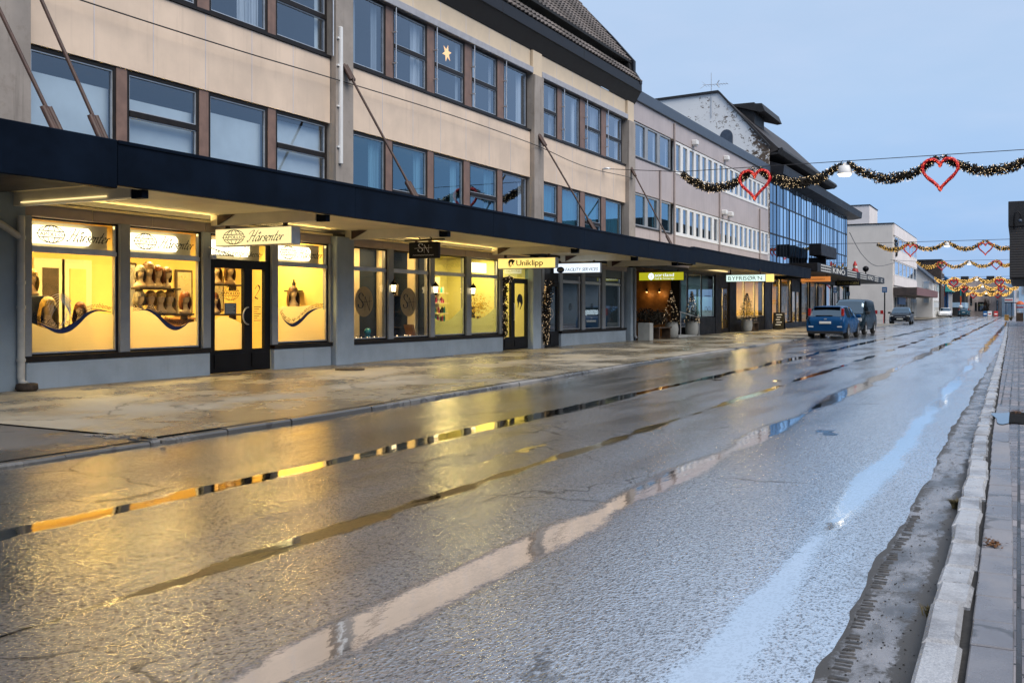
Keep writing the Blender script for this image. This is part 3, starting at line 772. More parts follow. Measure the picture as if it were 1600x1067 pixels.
for row, z0, z1, teal in ((up1,3.45,5.42,0),(up2,3.45,5.42,1),(up3,3.45,5.42,2),(tp1,6.93,8.66,0),(tp2,6.93,8.66,0),(tp3,6.93,8.66,0)):
    for i, (a, b, tr) in enumerate(row):
        up = z0 > 6
        cur = 'blind' if (row is up1) else ('curtainteal' if teal == 2 else 'curtain')
        gl = 'glassteal' if teal == 2 or (row is up2 and i != 4) else 'glassup'
        gap = None
        if up: gap = (a+rw.uniform(.35,.7), b-rw.uniform(.15,.4))
        if row is up2: gap = (a+rw.uniform(.1,.3), b-rw.uniform(.25,.5))
        if row is tp1 and i == 3: cur, gap = 'blind', None
        if cur == 'curtain' and rw.random() < .35: cur = 'curtaingrey'
        if up and rw.random() < .3: gap = (a+.03, a+rw.uniform(.5,.9)*(b-a))
        window(A, a, b, z0, z1, tr, gl, cur, gap)
# brown mullions between windows
for row, z0, z1, mt in ((up1,3.42,5.43,'brown'),(up2,3.42,5.43,'brown'),(up3,3.42,5.43,'brown'),(tp1,6.9,8.66,'brown'),(tp2,6.9,8.66,'brown'),(tp3,6.9,8.66,'brown')):
    for (a, b, _), (c, d, _2) in zip(row, row[1:]): MB().cbox(-13.72,-13.575,b+.002,c-.002,z0,z1,.006).build('mullion', M[mt], A)
# sills, and the thin guide rails of the outside blinds
for a, b in BAYS[1:]:
    m = MB(); m.box(-13.64,-13.515,a,b,6.865,6.925); m.build('window_sill', M['darkframe'], A)
for row in (tp2, tp3):
    for a, b, _ in row[1:]:
        m = MB(); m.tube([(-13.47,a-.04,6.95),(-13.47,a-.04,8.66)], .014, 6)
        for z in (7.3, 8.05): m.box(-13.6,-13.45,a-.06,a-.02,z,z+.03)
        m.build('guide_rail', M['alu'], A)
m = MB(); m.cbox(-13.40,-13.33,17.86,17.95,4.55,7.58,.01)
for z in (4.9,5.8,6.7,7.3): m.box(-13.42,-13.36,17.80,17.88,z,z+.04)
m.build('cable_duct', M['white'], A)
# thin feed pipe beside the top window of the first bay
m = MB(); m.tube([(-13.43,17.72,6.9),(-13.43,17.72,8.6)], .018, 6); m.build('blind_cord_tube', M['alu'], A)
# eaves and mansard roof
m = MB(); m.add([(-13.52,2,9.42),(-13.52,37.25,9.42),(-13.26,37.25,9.87),(-13.26,2,9.87)],[(0,1,2,3)])
m.add([(-14.0,37.25,9.42),(-13.52,37.25,9.42),(-13.26,37.25,9.87),(-13.26,37.25,10.22),(-14.0,37.25,10.22)],[(0,1,2,3,4)])
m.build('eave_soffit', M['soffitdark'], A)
m = MB(); y = 2.
for y0, y1 in ((2,7.1),(7.11,13.2),(13.21,19.3),(19.31,25.4),(25.41,31.4),(31.41,37.26)): m.cbox(-13.34,-13.225,y0,y1,9.86,10.215,.012)
m.box(-14.6,-13.35,37.2,37.262,9.88,10.2)
m.build('eave_fascia', M['eave'], A)
def tile_slope(m, y0, y1, x0, z0, x1, z1, rows, cols):
    """overlapping pantiles: a waved sheet stepped at every row"""
    nx, nz = x1-x0, z1-z0; L = math.hypot(nx, nz); ux, uz = nx/L, nz/L; px, pz = uz, -ux
    if px < 0: px, pz = -px, -pz
    for r in range(rows):
        V = []; n = cols*4
        for e in (0, 1):
            d = L*(r+e*1.06)/rows; lift = .05*(1-e)+.012
            for i in range(n+1):
                yy = y0+(y1-y0)*i/n; w = .028*math.cos(2*math.pi*i/4)
                V.append((x0+ux*d+px*(lift+w), yy, z0+uz*d+pz*(lift+w)))
        V2 = [(v[0]-px*.05, v[1], v[2]-pz*.05) for v in V[:n+1]]
        k = len(V); V += V2
        m.add(V, [(i,i+1,n+2+i,n+1+i) for i in range(n)]+[(k+i,k+i+1,i+1,i) for i in range(n)])
m = MB(); tile_slope(m, 14, 37.2, -13.24, 10.235, -13.56, 10.66, 2, 84); lower = m.build('roof', M['tiles'], A)
m = MB(); tile_slope(m, 14, 36.95, -13.62, 11.06, -15.9, 13.80, 11, 84); m.build('upper_tiles', M['tiles'], lower)
m = MB(); m.box(-14.6,-13.58,2,37.15,10.2,10.62); m.box(-15.4,-14.25,2,36.97,10.5,11.5)
m.add([(-14.4,14,10.9),(-14.4,36.95,10.9),(-13.57,36.95,11.0),(-13.57,14,11.0)],[(0,1,2,3)])
m.box(-13.64,-13.56,14,37.0,10.98,11.07)
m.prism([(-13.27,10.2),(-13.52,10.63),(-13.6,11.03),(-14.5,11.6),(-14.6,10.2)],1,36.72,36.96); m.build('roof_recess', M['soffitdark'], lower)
m = MB(); n = 150
V = []
for i in range(n+1):
    yy = 18+(36.3-18)*i/n; w = .035*math.cos(math.pi*i)
    V += [(-13.98+w,yy,10.62),(-14.06+w,yy,10.90)]
m.add(V, [(2*i,2*i+2,2*i+3,2*i+1) for i in range(n)]); m.build('recess_ribs', M['beam'], lower)
m = MB()
m.prism([(-13.20,10.16),(-13.20,10.27),(-13.47,10.70),(-13.47,11.10),(-14.38,12.17),(-16.0,13.93),(-17.6,15.6),(-17.8,15.45),(-14.55,11.9),(-13.75,11.0),(-14.2,10.3)], 1, 36.98, 37.22)
m.build('barge_board', M['eave'], lower)
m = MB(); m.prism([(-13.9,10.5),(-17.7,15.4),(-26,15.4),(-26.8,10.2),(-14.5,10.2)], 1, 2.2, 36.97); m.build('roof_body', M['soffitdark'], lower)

# ---------------------------------------------------------------- ground floor of the same building
m = MB()
m.box(-14.0,-13.50,2,10.16,-.02,3.1); m.build('ground_wall', M['greywall'], A)
def plinth(y0, y1):
    m = MB(); m.cbox(-13.75,-13.50,y0,y1,-.02,.535,.012); p = m.build('plinth', M['plinth'], A)
    m = MB(); m.box(-13.74,-13.47,y0-.02,y1+.02,.538,.615); m.build('sill', M['darkframe'], p)
plinth(10.18, 14.06); plinth(15.86, 17.74); plinth(18.50, 25.94); plinth(30.12, 36.2)
for a, b in ((17.78,18.44),(27.74,28.33),(36.45,37.0)):
    m = MB(); m.cbox(-13.9,-13.38,a,b,-.02,2.95,.02); m.build('ground_pillar', M['plinth'], A)
m = MB(); m.cbox(-13.8,-13.40,28.40,28.60,-.02,2.9,.012); m.build('ground_pillar', M['post'], A)
for a, b in ((10.16,17.77),(18.46,27.72),(28.35,36.43)):
    m = MB(); n = round((b-a)/1.26); w = (b-a)/n
    for i in range(n):
        m.mat(0); m.cbox(-13.7,-13.53,a+i*w+.008,a+(i+1)*w-.008,2.785,2.955,.004)
        if i: m.mat(1); m.box(-13.6,-13.545,a+i*w-.009,a+i*w+.009,2.785,2.955)
    h = m.build('header_panel', [M['header'], M['trim']], A)
    m = MB(); m.box(-13.72,-13.50,a,b,2.958,2.975); m.box(-13.498,-13.485,a,b,2.958,2.996); m.build('trim_strip', M['trim'], h)  # front lip raised to hide the added emitter behind the trim
    if b < 28: MB().box(-13.60,-13.555,a+.3,b-.1,2.977,2.985).build('added_glow_strip', M['addedglow'], h)  # glowing strip added along the wall top to light the soffit
def posts(ys):
    for a, b in ys: MB().cbox(-13.70,-13.50,a,b,.616,2.784,.008).build('window_post', M['post'], A)
posts([(10.16,10.28),(11.965,12.18),(13.88,14.08),(15.80,15.985),(17.70,17.77)])
posts([(18.45,18.5),(19.99,20.21),(21.90,22.12),(23.79,24.06),(25.75,25.95)])
posts([(30.04,30.26),(31.90,32.18),(33.79,34.10),(35.79,36.0)])
def shop_window(y0, y1, z0=.62, z1=2.77, tr=2.265, gl='glassshop', frame='black', x=-13.58, parent=None):
    m = MB(); f = .03
    m.box(x-.04,x+.025,y0,y0+f,z0,z1); m.box(x-.04,x+.025,y1-f,y1,z0,z1); m.box(x-.04,x+.025,y0+f,y1-f,z0,z0+f); m.box(x-.04,x+.025,y0+f,y1-f,z1-f,z1)
    if tr: m.mat(1); m.box(x-.04,x+.03,y0+f,y1-f,tr-.035,tr+.035)
    m.mat(1); r = .025
    for a, b in (((z0+f, tr-.035), (tr+.035, z1-f)) if tr else ((z0+f, z1-f),)):
        m.box(x-.03,x+.012,y1-f-r,y1-f,a,b); m.box(x-.03,x+.012,y0+f,y1-f-r,a,a+r)
    w = m.build('shop_window', [M[frame], M['alu']], parent or A)
    g = MB()
    for a, b in (((z0+f, tr-.035), (tr+.035, z1-f)) if tr else ((z0+f, z1-f),)):
        g.quad((x-.01,y0+f,a),(x-.01,y1-f,a),(x-.01,y1-f,b),(x-.01,y0+f,b))
    g.build('pane', M[gl], w)
    return w
def room(y0, y1, mat, depth=2.6, z0=.12, z1=2.98, x=-13.66, floor='wood', parent=None, gap=0):
    """shop interior: back and side walls, floor and ceiling"""
    m = MB(); xb = x-depth
    m.quad((xb,y0,z0),(xb,y1,z0),(xb,y1,z1),(xb,y0,z1)); m.quad((xb,y0,z0),(xb,y0,z1),(x,y0,z1),(x,y0,z0)); m.quad((xb,y1,z0),(x,y1,z0),(x,y1,z1),(xb,y1,z1))
    m.quad((xb,y0,z1),(xb,y1,z1),(x,y1,z1),(x,y0,z1)); m.mat(1); m.quad((xb,y0,z0),(x,y0,z0),(x,y1,z0),(xb,y1,z0))
    return m.build('shop_interior', [M[mat], M[floor]], parent or A)
def room_light(y, x, z, w, col=(1,.72,.25), sy=1.6, sx=.6):
    """ceiling lamp of a lit shop"""
    l = bpy.data.lights.new('shop_lamp', 'AREA'); l.shape = 'RECTANGLE'; l.size = sx; l.size_y = sy; l.energy = w; l.color = col
    o = bpy.data.objects.new('shop_lamp', l); C.objects.link(o); o.location = (x, y, z); return o
SH = (0, 1, 0); UP = (0, 0, 1)
def facade(y, z, x=-13.575): return Decal((x, y, z), SH, UP)

# ---- first shop: four windows and a door
room(10.2, 17.76, 'roomyellow', 2.7)
for y, k in ((10.9,.8), (12.5,1.0), (13.9,1.2), (15.6,.7), (17.0,1.1)): room_light(y, -14.55, 2.93, W_APOLLO*k*.82, sy=.5, sx=.5)
W1 = [shop_window(a, b) for a, b in ((10.29,11.96),(12.19,13.87),(16.0,17.69))]
def transom_sign(w, y0, y1, kind):
    z0, z1 = 2.31, 2.735
    m = MB(); m.box(-13.80,-13.78,y0+.03,y1-.03,z0,z1); m.build('sign_panel', M['trim'], w)
    L = y1-y0
    m = MB(); m.cbox(-13.74,-13.70,y0+.08*L,y0+.74*L,z0+.07,z1-.07,.06); m.build('light_box', M['signglow'], w)
    d = facade(y0, 0, -13.585)
    if kind == 0:
        d.globe(.08*L+.26, (z0+z1)/2+.0, .245, .135, 'APOLLO', .014)
        d.script('Hårsenter', .08*L+.56, z0+.125, .20, .80, pen=.17, shear=.5)
    else:
        d.text('Hårpleie og', .22, z0+.25, .10, .9, .3); d.text('Hodebunnsproblemer', .14, z0+.07, .115, 1.34, .32, .02)
    d.build('sign_lettering', M['ink'], w)
transom_sign(W1[0],10.29,11.96,0); transom_sign(W1[1],12.19,13.87,0); transom_sign(W1[2],16.0,17.69,0)
def frosted(w, y0, y1, z0, top, mat='frost'):
    """film on the lower glass with a waved upper edge: top = [(y, z) ...]"""
    d = Decal((-13.600, 0, 0), SH, UP, 0.); T = smooth_path(top, 6)
    d.strip(T, [(p[0], z0) for p in T]); d.build('frosted_film', M[mat], w)
def swoosh(w, path, words, wmax, parts=(0, 1)):
    T = smooth_path(path, 8); n = len(T); d = Decal((-13.584, 0, 0), SH, UP, 0.)
    lo = [(p[0], p[1]-wmax*math.sin(math.pi*min(1,max(0,i/(n-1))))**1.5) for i, p in enumerate(T)]
    d.strip(T, lo); d.build('blue_swoosh', M['blue'], w)
    d = Decal((-13.584, 0, 0), SH, UP, 0.)
    d.text_path(words, [(p[0], p[1]+.035) for p in T], .085, .35)
    d.ribbon([(p[0], p[1]+.014+.012*math.sin(i*.2)) for i, p in enumerate(T)], .010); d.build('swoosh_lettering', M['ink'], w)
frosted(W1[0],10.32,11.93,.65,[(10.32,1.14),(10.57,1.05),(10.82,.99),(11.05,1.03),(11.26,1.16),(11.45,1.29),(11.7,1.27),(11.93,1.25)])
swoosh(W1[0],[(10.32,1.20),(10.57,1.09),(10.80,1.03),(11.02,1.08),(11.2,1.19),(11.35,1.29),(11.55,1.335),(11.85,1.29)],'Senter for Hår- og Hodebunnsproblemer',.10)
d = Decal((-13.584,0,0),SH,UP,0.)       # swirl of drawn hair
for k in range(5):
    d.ribbon(smooth_path([(10.60+.02*k,1.42-.05*k),(10.66+.03*k,1.52-.035*k),(10.80+.02*k,1.58-.03*k),(10.95+.01*k,1.55-.05*k),(11.05,1.46-.06*k)],6),.022,R(40),.15)
d.ribbon(smooth_path([(10.98,1.30),(10.93,1.15),(10.86,1.08)],5),.02); d.build('hair_drawing', M['whitevinyl'], W1[0])
frosted(W1[1],12.22,13.84,.65,[(12.22,1.40),(12.5,1.35),(12.83,1.24),(13.07,1.06),(13.3,1.01),(13.6,1.09),(13.84,1.12)])
swoosh(W1[1],[(12.3,1.30),(12.6,1.35),(12.83,1.28),(13.07,1.11),(13.29,1.03),(13.5,1.06),(13.68,1.17)],'Senter for Hår- og Hodebunnsproblemer',.085)
frosted(W1[2],16.03,17.66,.65,[(16.03,1.36),(16.4,1.40),(16.8,1.40),(17.2,1.42),(17.66,1.32)])
swoosh(W1[2],[(16.13,1.26),(16.28,1.12),(16.52,1.04),(16.78,1.13),(17.05,1.29),(17.3,1.36),(17.58,1.38)],'Senter for Hår- og Hodebunnsproblemer',.085)

def door(y0, y1, z1, lites, mat='black', gl='glassshop', z0=.13, trans=None, zb=.56, zt=2.13, x=-13.58, parent=None):
    """glazed shop door: frame, kick panel and glass"""
    m = MB(); y = y0
    edges = [y0]+[q for l in lites for q in l]+[y1]
    for a, b in zip(edges[0::2], edges[1::2]): m.box(x-.05,x+.03,a,b,z0,z1)
    for a, b in lites: m.box(x-.05,x+.03,a,b,z0,zb); m.box(x-.05,x+.03,a,b,zt,z1 if not trans else trans[0]); 
    if trans:
        for a, b in lites: m.box(x-.05,x+.03,a,b,trans[1],z1)
    for a, b in lites: m.box(x+.03,x+.045,a-.02,b+.02,z0+.08,zb-.08)
    dd = m.build('shop_door', M[mat], parent or A)
    g = MB()
    for a, b in lites: g.quad((x,a,zb),(x,b,zb),(x,b,zt),(x,a,zt))
    g.build('pane', M[gl], dd)
    return dd
D1 = door(14.10,15.79,2.30,[(14.23,15.03),(15.26,15.63)])
m = MB(); m.box(-13.62,-13.55,14.10,14.14,2.30,2.77); m.box(-13.62,-13.55,15.74,15.79,2.30,2.77); m.box(-13.62,-13.55,14.14,15.74,2.735,2.77); m.build('transom_frame', M['black'], D1)
transom_sign(D1,14.12,15.76,1)
m = MB(); m.tube([(-13.53,15.12,1.04)]+[(-13.52+.03*math.sin(R(a)),15.12-.19*math.sin(R(a)),1.21-.17*math.cos(R(a))) for a in range(0,181,20)], .014, 8); m.build('handle', M['alu'], D1)
d = facade(0,0,-13.572); d.globe(14.67,1.65,.235,.135,'APOLLO',.009)
for i in range(7): d.rect(15.33,1.38-.045*i,15.33+.2-.05*(i%3),1.392-.045*i)
d.ribbon(smooth_path([(15.36,1.74),(15.44,1.82),(15.5,1.76),(15.43,1.66),(15.36,1.58),(15.45,1.55)],5),.035,R(30),.2)
d.build('door_lettering', M['ink'], D1)
d = facade(0,0,-13.573); d.rect(14.50,1.25,14.83,1.46); d.build('notice_sheet', M['roomgrey'], D1)
d = facade(0,0,-13.571)
for i in range(5): d.rect(14.54, 1.42-.036*i, 14.79-.04*(i%2), 1.428-.036*i)
d.build('notice_lines', M['whitevinyl'], D1)
frosted(D1,14.24,15.02,.57,[(14.24,1.12),(14.45,1.20),(14.7,1.17),(15.02,1.06)])
# ------------------------------------------------------------------ wigs on display heads
def wig_head(loc, hair, label, style=0, s=1., rz=0.):
    o = thing('wig_head', label, 'wig head', loc, rz, 'wigs on display heads in the hair shop'); ORG[o.name] = None
    m = MB()
    prof = [(.105,0),(.12,.01),(.115,.05),(.075,.09),(.052,.13),(.05,.17),(.056,.185)]
    m.lathe([(r*s,h*s) for r,h in prof], (0,0,0), 16, .62, 1.)
    m.ball((0,0,.275*s), .088*s, 14, 10, 1.02, .80, 1.28)
    m.add([(.075*s,-.013*s,.255*s),(.075*s,.013*s,.255*s),(.112*s,0,.250*s),(.085*s,0,.295*s)],[(0,1,2),(1,3,2),(0,2,3)])
    m.build('display_head', M['skin'], o)
    h = MB(); n = 20; V = []; rows = 9
    drop = (.16,.24,.30,.20)[style]
    for i in range(rows+1):
        t = i/rows
        for j in range(n+1):
            a = R(62)+(2*math.pi-R(124))*j/n if t > .38 else 2*math.pi*j/n
            if t <= .38:
                ph = t/.38*math.pi*.5; r = .108*math.sin(ph)+.001; z = .30+.118*math.cos(ph)
                if abs(((a+math.pi) % (2*math.pi))-math.pi) < 1.0: r *= .98
            else:
                q = (t-.38)/.62; r = .108+.022*math.sin(math.pi*q)+(.02*q if style == 2 else -.015*q); z = .30-drop*q+.012*math.sin(j*2.2)*q
            V.append((r*s*math.cos(a)*1.0, r*s*math.sin(a)*.92, z*s))
    h.add(V, [(i*(n+1)+j, i*(n+1)+j+1, (i+1)*(n+1)+j+1, (i+1)*(n+1)+j) for i in range(rows) for j in range(n)], True)
    # fringe
    V = []
    for j in range(9):
        a = R(-60)+R(120)*j/8
        V += [(.100*s*math.cos(a), .088*s*math.sin(a), .355*s), (.104*s*math.cos(a), .092*s*math.sin(a), (.305+.012*math.sin(j*1.9))*s)]
    h.add(V, [(2*i,2*i+2,2*i+3,2*i+1) for i in range(8)], True)
    h.build('wig', M['hair_'+hair], o); return o
def shelf(name, y0, y1, z, x, depth, label, mat='wood'):
    m = MB(); m.cbox(x-depth, x, y0, y1, z-.035, z, .004)
    for y in (y0+.12, y1-.12): m.box(x-depth, x-depth*.3, y-.012, y+.012, z-.12, z-.036)
    return tag(m.build(name, M[mat], None, (x-depth/2,(y0+y1)/2,z)), label, 'shelf')
shelf('wall_shelf',13.1,14.1,1.74,-14.28,.24,'dark shelf carrying four wigs behind the second lit window')
for i,(y,h,st,s,lb) in enumerate(((13.21,'grey',0,1.0,'grey bob wig, first on the upper shelf'),(13.41,'brunette',1,1.18,'tall fringed dark wig, second on the upper shelf'),(13.63,'auburn',1,1.05,'reddish dark wig, third on the upper shelf'),(13.85,'brunette',3,.98,'short brown wig turned right at the end of the upper shelf'))):
    wig_head((-14.40,y,1.741),h,lb,st,s,(-.4,-.7,-.1,.25)[i])
shelf('wall_shelf',13.1,14.45,1.26,-14.28,.24,'dark lower shelf half hidden by frosted film behind the second window')
for y,h,st,lb in ((13.2,'grey',0,'greyish wig, first on the lower shelf'),(13.46,'honey',0,'honey bob wig, second on the lower shelf'),(13.7,'blond',3,'blond wig, third on the lower shelf'),(13.92,'honey',1,'honey wig with fringe, fourth on the lower shelf'),(14.32,'auburn',1,'red brown wig alone at the far end of the lower shelf')):
    wig_head((-14.40,y,1.261),h,lb,st,1.05,rw.uniform(-.8,.1))
# dark display unit, wigs and picture in the first window
m = MB(); m.cbox(-14.75,-14.22,10.22,11.18,.3,1.56,.01); m.box(-14.75,-14.70,10.22,11.18,1.56,2.12)
tag(m.build('display_cabinet', M['roomdark'], None, (-14.5,10.7,.3)), 'dark display cabinet at the left end of the first lit window', 'cabinet')
wig_head((-14.38,10.93,1.561),'blond','blond bob wig on a white bust on the dark cabinet',1,1.08,-.2)
wig_head((-14.3,11.82,1.06),'auburn','dark red wig low behind the blue swoosh of the first window',2,1.0,-.9)
m = MB(); m.cbox(-14.42,-14.18,11.65,12.0,.3,1.06,.008); tag(m.build('pedestal', M['trim'], None, (-14.3,11.8,.3)), 'cream pedestal under the dark red wig', 'pedestal')
wig_head((-14.05,10.99,1.03),'blond','long wavy blond wig behind the drawn hair swirl',2,1.25,-.3)
m = MB(); m.cbox(-14.2,-13.92,10.85,11.13,.3,1.03,.008); tag(m.build('pedestal', M['trim'], None, (-14.06,11,.3)), 'cream pedestal under the long blond wig', 'pedestal')
# panelled doors at the back of the shop
m = MB()
for y0,y1,dk in ((12.5,12.98,1),(13.1,13.6,0)):
    m.mat(1); m.cbox(-16.30,-16.24,y0-.1,y1+.1,.13,2.3,.01); m.mat(0 if dk else 2); m.box(-16.24,-16.225,y0+.08,y1-.05,.4,2.12)
m.build('inner_door', [M['wood'], M['trim'], M['roomyellow']], A)
for y,h,st,z,lb in ((15.17,'honey',2,1.85,'long honey wig on the top shelf behind the shop door'),(15.57,'brunette',1,1.85,'dark violet brown wig on the top shelf behind the shop door'),(15.12,'auburn',2,1.25,'red brown wig low behind the door glass')):
    wig_head((-14.42,y,z),h,lb,st,1.05,-.35)
shelf('wall_shelf',14.95,15.8,1.848,-14.28,.26,'dark shelf with two wigs behind the shop door'); shelf('wall_shelf',14.95,15.8,1.248,-14.28,.26,'low dark shelf behind the shop door glass')
shelf('wall_shelf',17.35,17.74,1.76,-14.28,.22,'short dark shelf with a bottle behind the last lit window')
m = MB().lathe([(.04,0),(.042,.16),(.02,.19),(.018,.24)],(-14.36,17.52,1.761),10); tag(m.build('bottle', M['black'], None, (-14.36,17.52,1.761)), 'dark bottle on the short shelf behind the last lit window', 'bottle')
wig_head((-14.2,17.3,1.40),'brunette','dark curly wig low in the last lit window',2,1.1,-.5)
m = MB(); m.cbox(-14.35,-14.05,17.1,17.5,.3,1.40,.008); tag(m.build('pedestal', M['soffit'], None, (-14.2,17.3,.3)), 'pale pedestal under the dark curly wig', 'pedestal')

# fittings on the back wall of the wig shop
for i, (y, z0, z1, w_, lb) in enumerate(((14.6,1.0,2.3,.55,'tall mirror in a dark frame on the back wall behind the second window'),(16.2,1.2,2.2,.5,'mirror in a dark frame on the back wall seen through the shop door'),(17.2,1.3,2.1,.45,'small dark framed mirror at the far end of the back wall'))):
    q = thing('wall_mirror', lb, 'mirror', (-16.33,y,z0)); m = MB(); m.cbox(-16.35,-16.31,y-w_/2,y+w_/2,z0,z1,.006); fr = m.build('mirror_frame', M['wood'], q)
    MB().box(-16.312,-16.305,y-w_/2+.05,y+w_/2-.05,z0+.05,z1-.05).build('mirror_glass', M['rim'], q)
m = MB(); m.cbox(-15.9,-15.4,14.0,15.6,.14,1.12,.02); m.cbox(-15.95,-15.35,13.95,15.65,1.12,1.17,.01)
tag(m.build('reception_desk', M['orangewood'], None, (-15.6,14.8,.14)), 'orange brown reception desk deep inside the wig shop', 'desk')
# ---- second shop (round gold discs) and hairdresser
room(18.46, 22.05, 'roomdark', 1.05); room(22.1, 27.72, 'roomgreen', 2.8)
room_light(20.2,-14.0,2.93,W_SN,(1,.66,.24),2.6,.25)
for y in (23.2, 25., 26.8): room_light(y,-14.9,2.93,W_UNI,(1,.78,.30),1.,.5)
W2 = [shop_window(a,b) for a,b in ((18.50,19.985),(20.21,21.895))]
W3 = [shop_window(a,b) for a,b in ((22.13,23.785),(24.07,25.745))]
for w,y in zip(W2,(19.105,20.995)):
    d = facade(0,0,-13.597); d.ellipse(y,1.515,.365,.355); d.build('gold_disc', M['gold'], w)
    d = facade(0,0,-13.590); d.script('S', y-.24,1.37,.34,.24,shear=0,pen=.13,nib=R(0),thin=.25); d.script('N', y+.0,1.30,.34,.26,shear=0,pen=.11,nib=R(90),thin=.3)
    d.ribbon([(y-.12,1.50),(y+.31,1.53)],.008); d.build('disc_lettering', M['ink'], w)
# cream columns and shelves inside
m = MB()
for a,b in ((19.65,20.32),(21.15,21.5)): m.cbox(-14.68,-14.58,a,b,.14,2.95,.02)
m.cbox(-14.2,-13.95,21.86,22.03,.14,2.95,.02)
tag(m.build('display_column', M['soffit'], None, (-14.1,20.7,.14)), 'cream columns beside the gold discs inside the shop', 'column')
m = MB(); rb = random.Random(9)
for z in (.85,1.25,1.68): m.box(-14.66,-14.45,21.52,21.98,z,z+.025)
m.box(-14.69,-14.66,21.52,21.98,.2,2.2)
bs = tag(m.build('shelf_unit', M['wood'], None, (-14.6,21.7,.2)), 'dark shelf unit with leaning books behind the second disc', 'shelf')
for i in range(5):
    q = MB(); y = 21.55+.075*i; q.prism([(y,1.71),(y+.035,1.71),(y+.035+.03*i*.4,2.0+rb.uniform(-.03,.03)),(y+.03*i*.4,2.0)],0,-14.64,-14.5)
    tag(q.build('book', M[('trim','orangewood','soffit','wood','cream')[i]], None, (-14.57,y,1.71)), ('cream book at the near end of the shelf unit','orange brown book on the shelf unit','pale book in the middle of the shelf unit','dark book near the end of the shelf unit','tan book leaning at the far end of the shelf unit')[i], 'book', 'books in the disc shop')
q = MB().ball((-13.95,19.75,.80),.085,16,10); q.cbox(-14.0,-13.9,19.7,19.8,.64,.715,.005); tag(q.build('blue_bauble', plain('turquoise_glass',(.05,.36,.50),.2,.3,20), None, (-13.95,19.75,.64)), 'turquoise ball ornament low in the first disc window', 'ornament')
def fairy(name, pts, r, label, cat='fairy lights', mat='bulbsoft', wire=True, mats=None):
    m = MB()
    for p in pts: m.add([(p[0]+r,p[1],p[2]),(p[0]-r,p[1],p[2]),(p[0],p[1]+r,p[2]),(p[0],p[1]-r,p[2]),(p[0],p[1],p[2]+r),(p[0],p[1],p[2]-r)],[(0,2,4),(2,1,4),(1,3,4),(3,0,4),(2,0,5),(1,2,5),(3,1,5),(0,3,5)])
    return m
m = MB()
for a,b in ((18.56,19.94),(20.28,21.84)):
    pts = [(-13.78+rb.uniform(-.05,.05), a+(b-a)*i/11, .645+rb.uniform(0,.04)) for i in range(12)]
    m.tube(pts,.004,4)
    mm = fairy('', pts, .020, ''); m.mat(1); m.add(mm.v, mm.f); m.mat(0)
tag(m.build('fairy_lights', [M['wire'], M['bulbsoft']], None, (-13.8,20.2,.63)), 'string of warm fairy lights along the bottom of the disc windows', 'fairy lights')
q = MB(); q.prism([(21.45,.64),(21.53,.64),(21.40,.95),(21.32,.95)],0,-13.95,-13.70); tag(q.build('picture_frame', M['orangewood'], None, (-13.8,21.5,.63)), 'orange wooden picture frame leaning low in the second disc window', 'picture frame')
# hairdresser: film, shelves of products, lamp-lit flowers
frosted(W3[0],22.16,23.75,.65,[(22.16,1.16),(22.4,1.06),(22.7,1.01),(23.05,1.07),(23.35,1.2),(23.6,1.32),(23.75,1.42)],'frostgreen')
frosted(W3[1],24.1,25.71,.65,[(24.1,1.14),(24.5,1.07),(24.8,1.10),(25.1,1.17),(25.45,1.3),(25.71,1.42)],'frostgreen')
for w,y0,y1,bright in ((W3[1],24.1,25.71,1),):
    m = MB(); m.cbox(-13.78,-13.74,y0+.05,y1-.35,2.38,2.66,.01); m.build('light_box', M['signglow'], w)
m = MB(); m.box(-15.6,-15.55,24.75,25.75,.3,2.3)
for z in (.95,1.2,1.5,1.8): m.box(-15.55,-15.25,24.75,25.75,z,z+.025)
tag(m.build('product_shelf', M['soffit'], None, (-15.4,25.2,.3)), 'pale shelving with hair products in the hairdresser window', 'shelf')
pc = [plain('product_%d'%i,c,.3,.05) for i,c in enumerate(((.02,.30,.32),(.5,.05,.2),(.02,.02,.02),(.55,.30,.05),(.6,.6,.58)))]
qq = MB()
for z in (.975,1.225,1.525,1.825):
    y = 24.8
    while y < 25.7:
        h = rb.uniform(.10,.2); r_ = rb.uniform(.022,.04); qq.mat(rb.randrange(5)); qq.lathe([(r_,0),(r_,h*.75),(r_*.45,h*.85),(r_*.45,h)],(-15.36,y,z),8); y += rb.uniform(.08,.13)
tag(qq.build('product_bottles', pc, None, (-15.4,25.2,.95)), 'rows of small coloured hair product bottles on the pale shelving', 'bottles', kind='stuff')
q = MB(); q.lathe([(.16,0),(.19,.02),(.05,.04),(.03,.45)],(-15.0,27.1,.13),12); q.cbox(-15.25,-14.75,26.85,27.35,.55,.66,.03); q.cbox(-15.28,-15.20,26.87,27.33,.66,1.45,.03)
tag(q.build('salon_chair', M['black'], None, (-15.0,27.1,.13)), 'black salon chair behind the film of the hairdresser window', 'chair')
q = thing('flower_arrangement','bright yellow flowers in a tall vase in the hairdresser window','flowers',(-14.6,26.45,.62))
MB().lathe([(.06,0),(.10,.2),(.05,.45),(.07,.5)],(-14.6,26.45,.62),12).build('vase', M['wood'], q)
m = MB()
for _ in range(260):
    a,b_,c_ = rb.gauss(0,.12),rb.gauss(0,.20),rb.gauss(0,.15); m.ball((-14.6+a,26.45+b_,1.42+c_),.018,5,3)
m.build('blossoms', plain('yellow_petals',(.62,.42,.05),.6,.4,20), q)
D2 = door(26.0,27.70,2.27,[(26.14,26.57),(26.80,27.59)],zb=.50,zt=2.12)
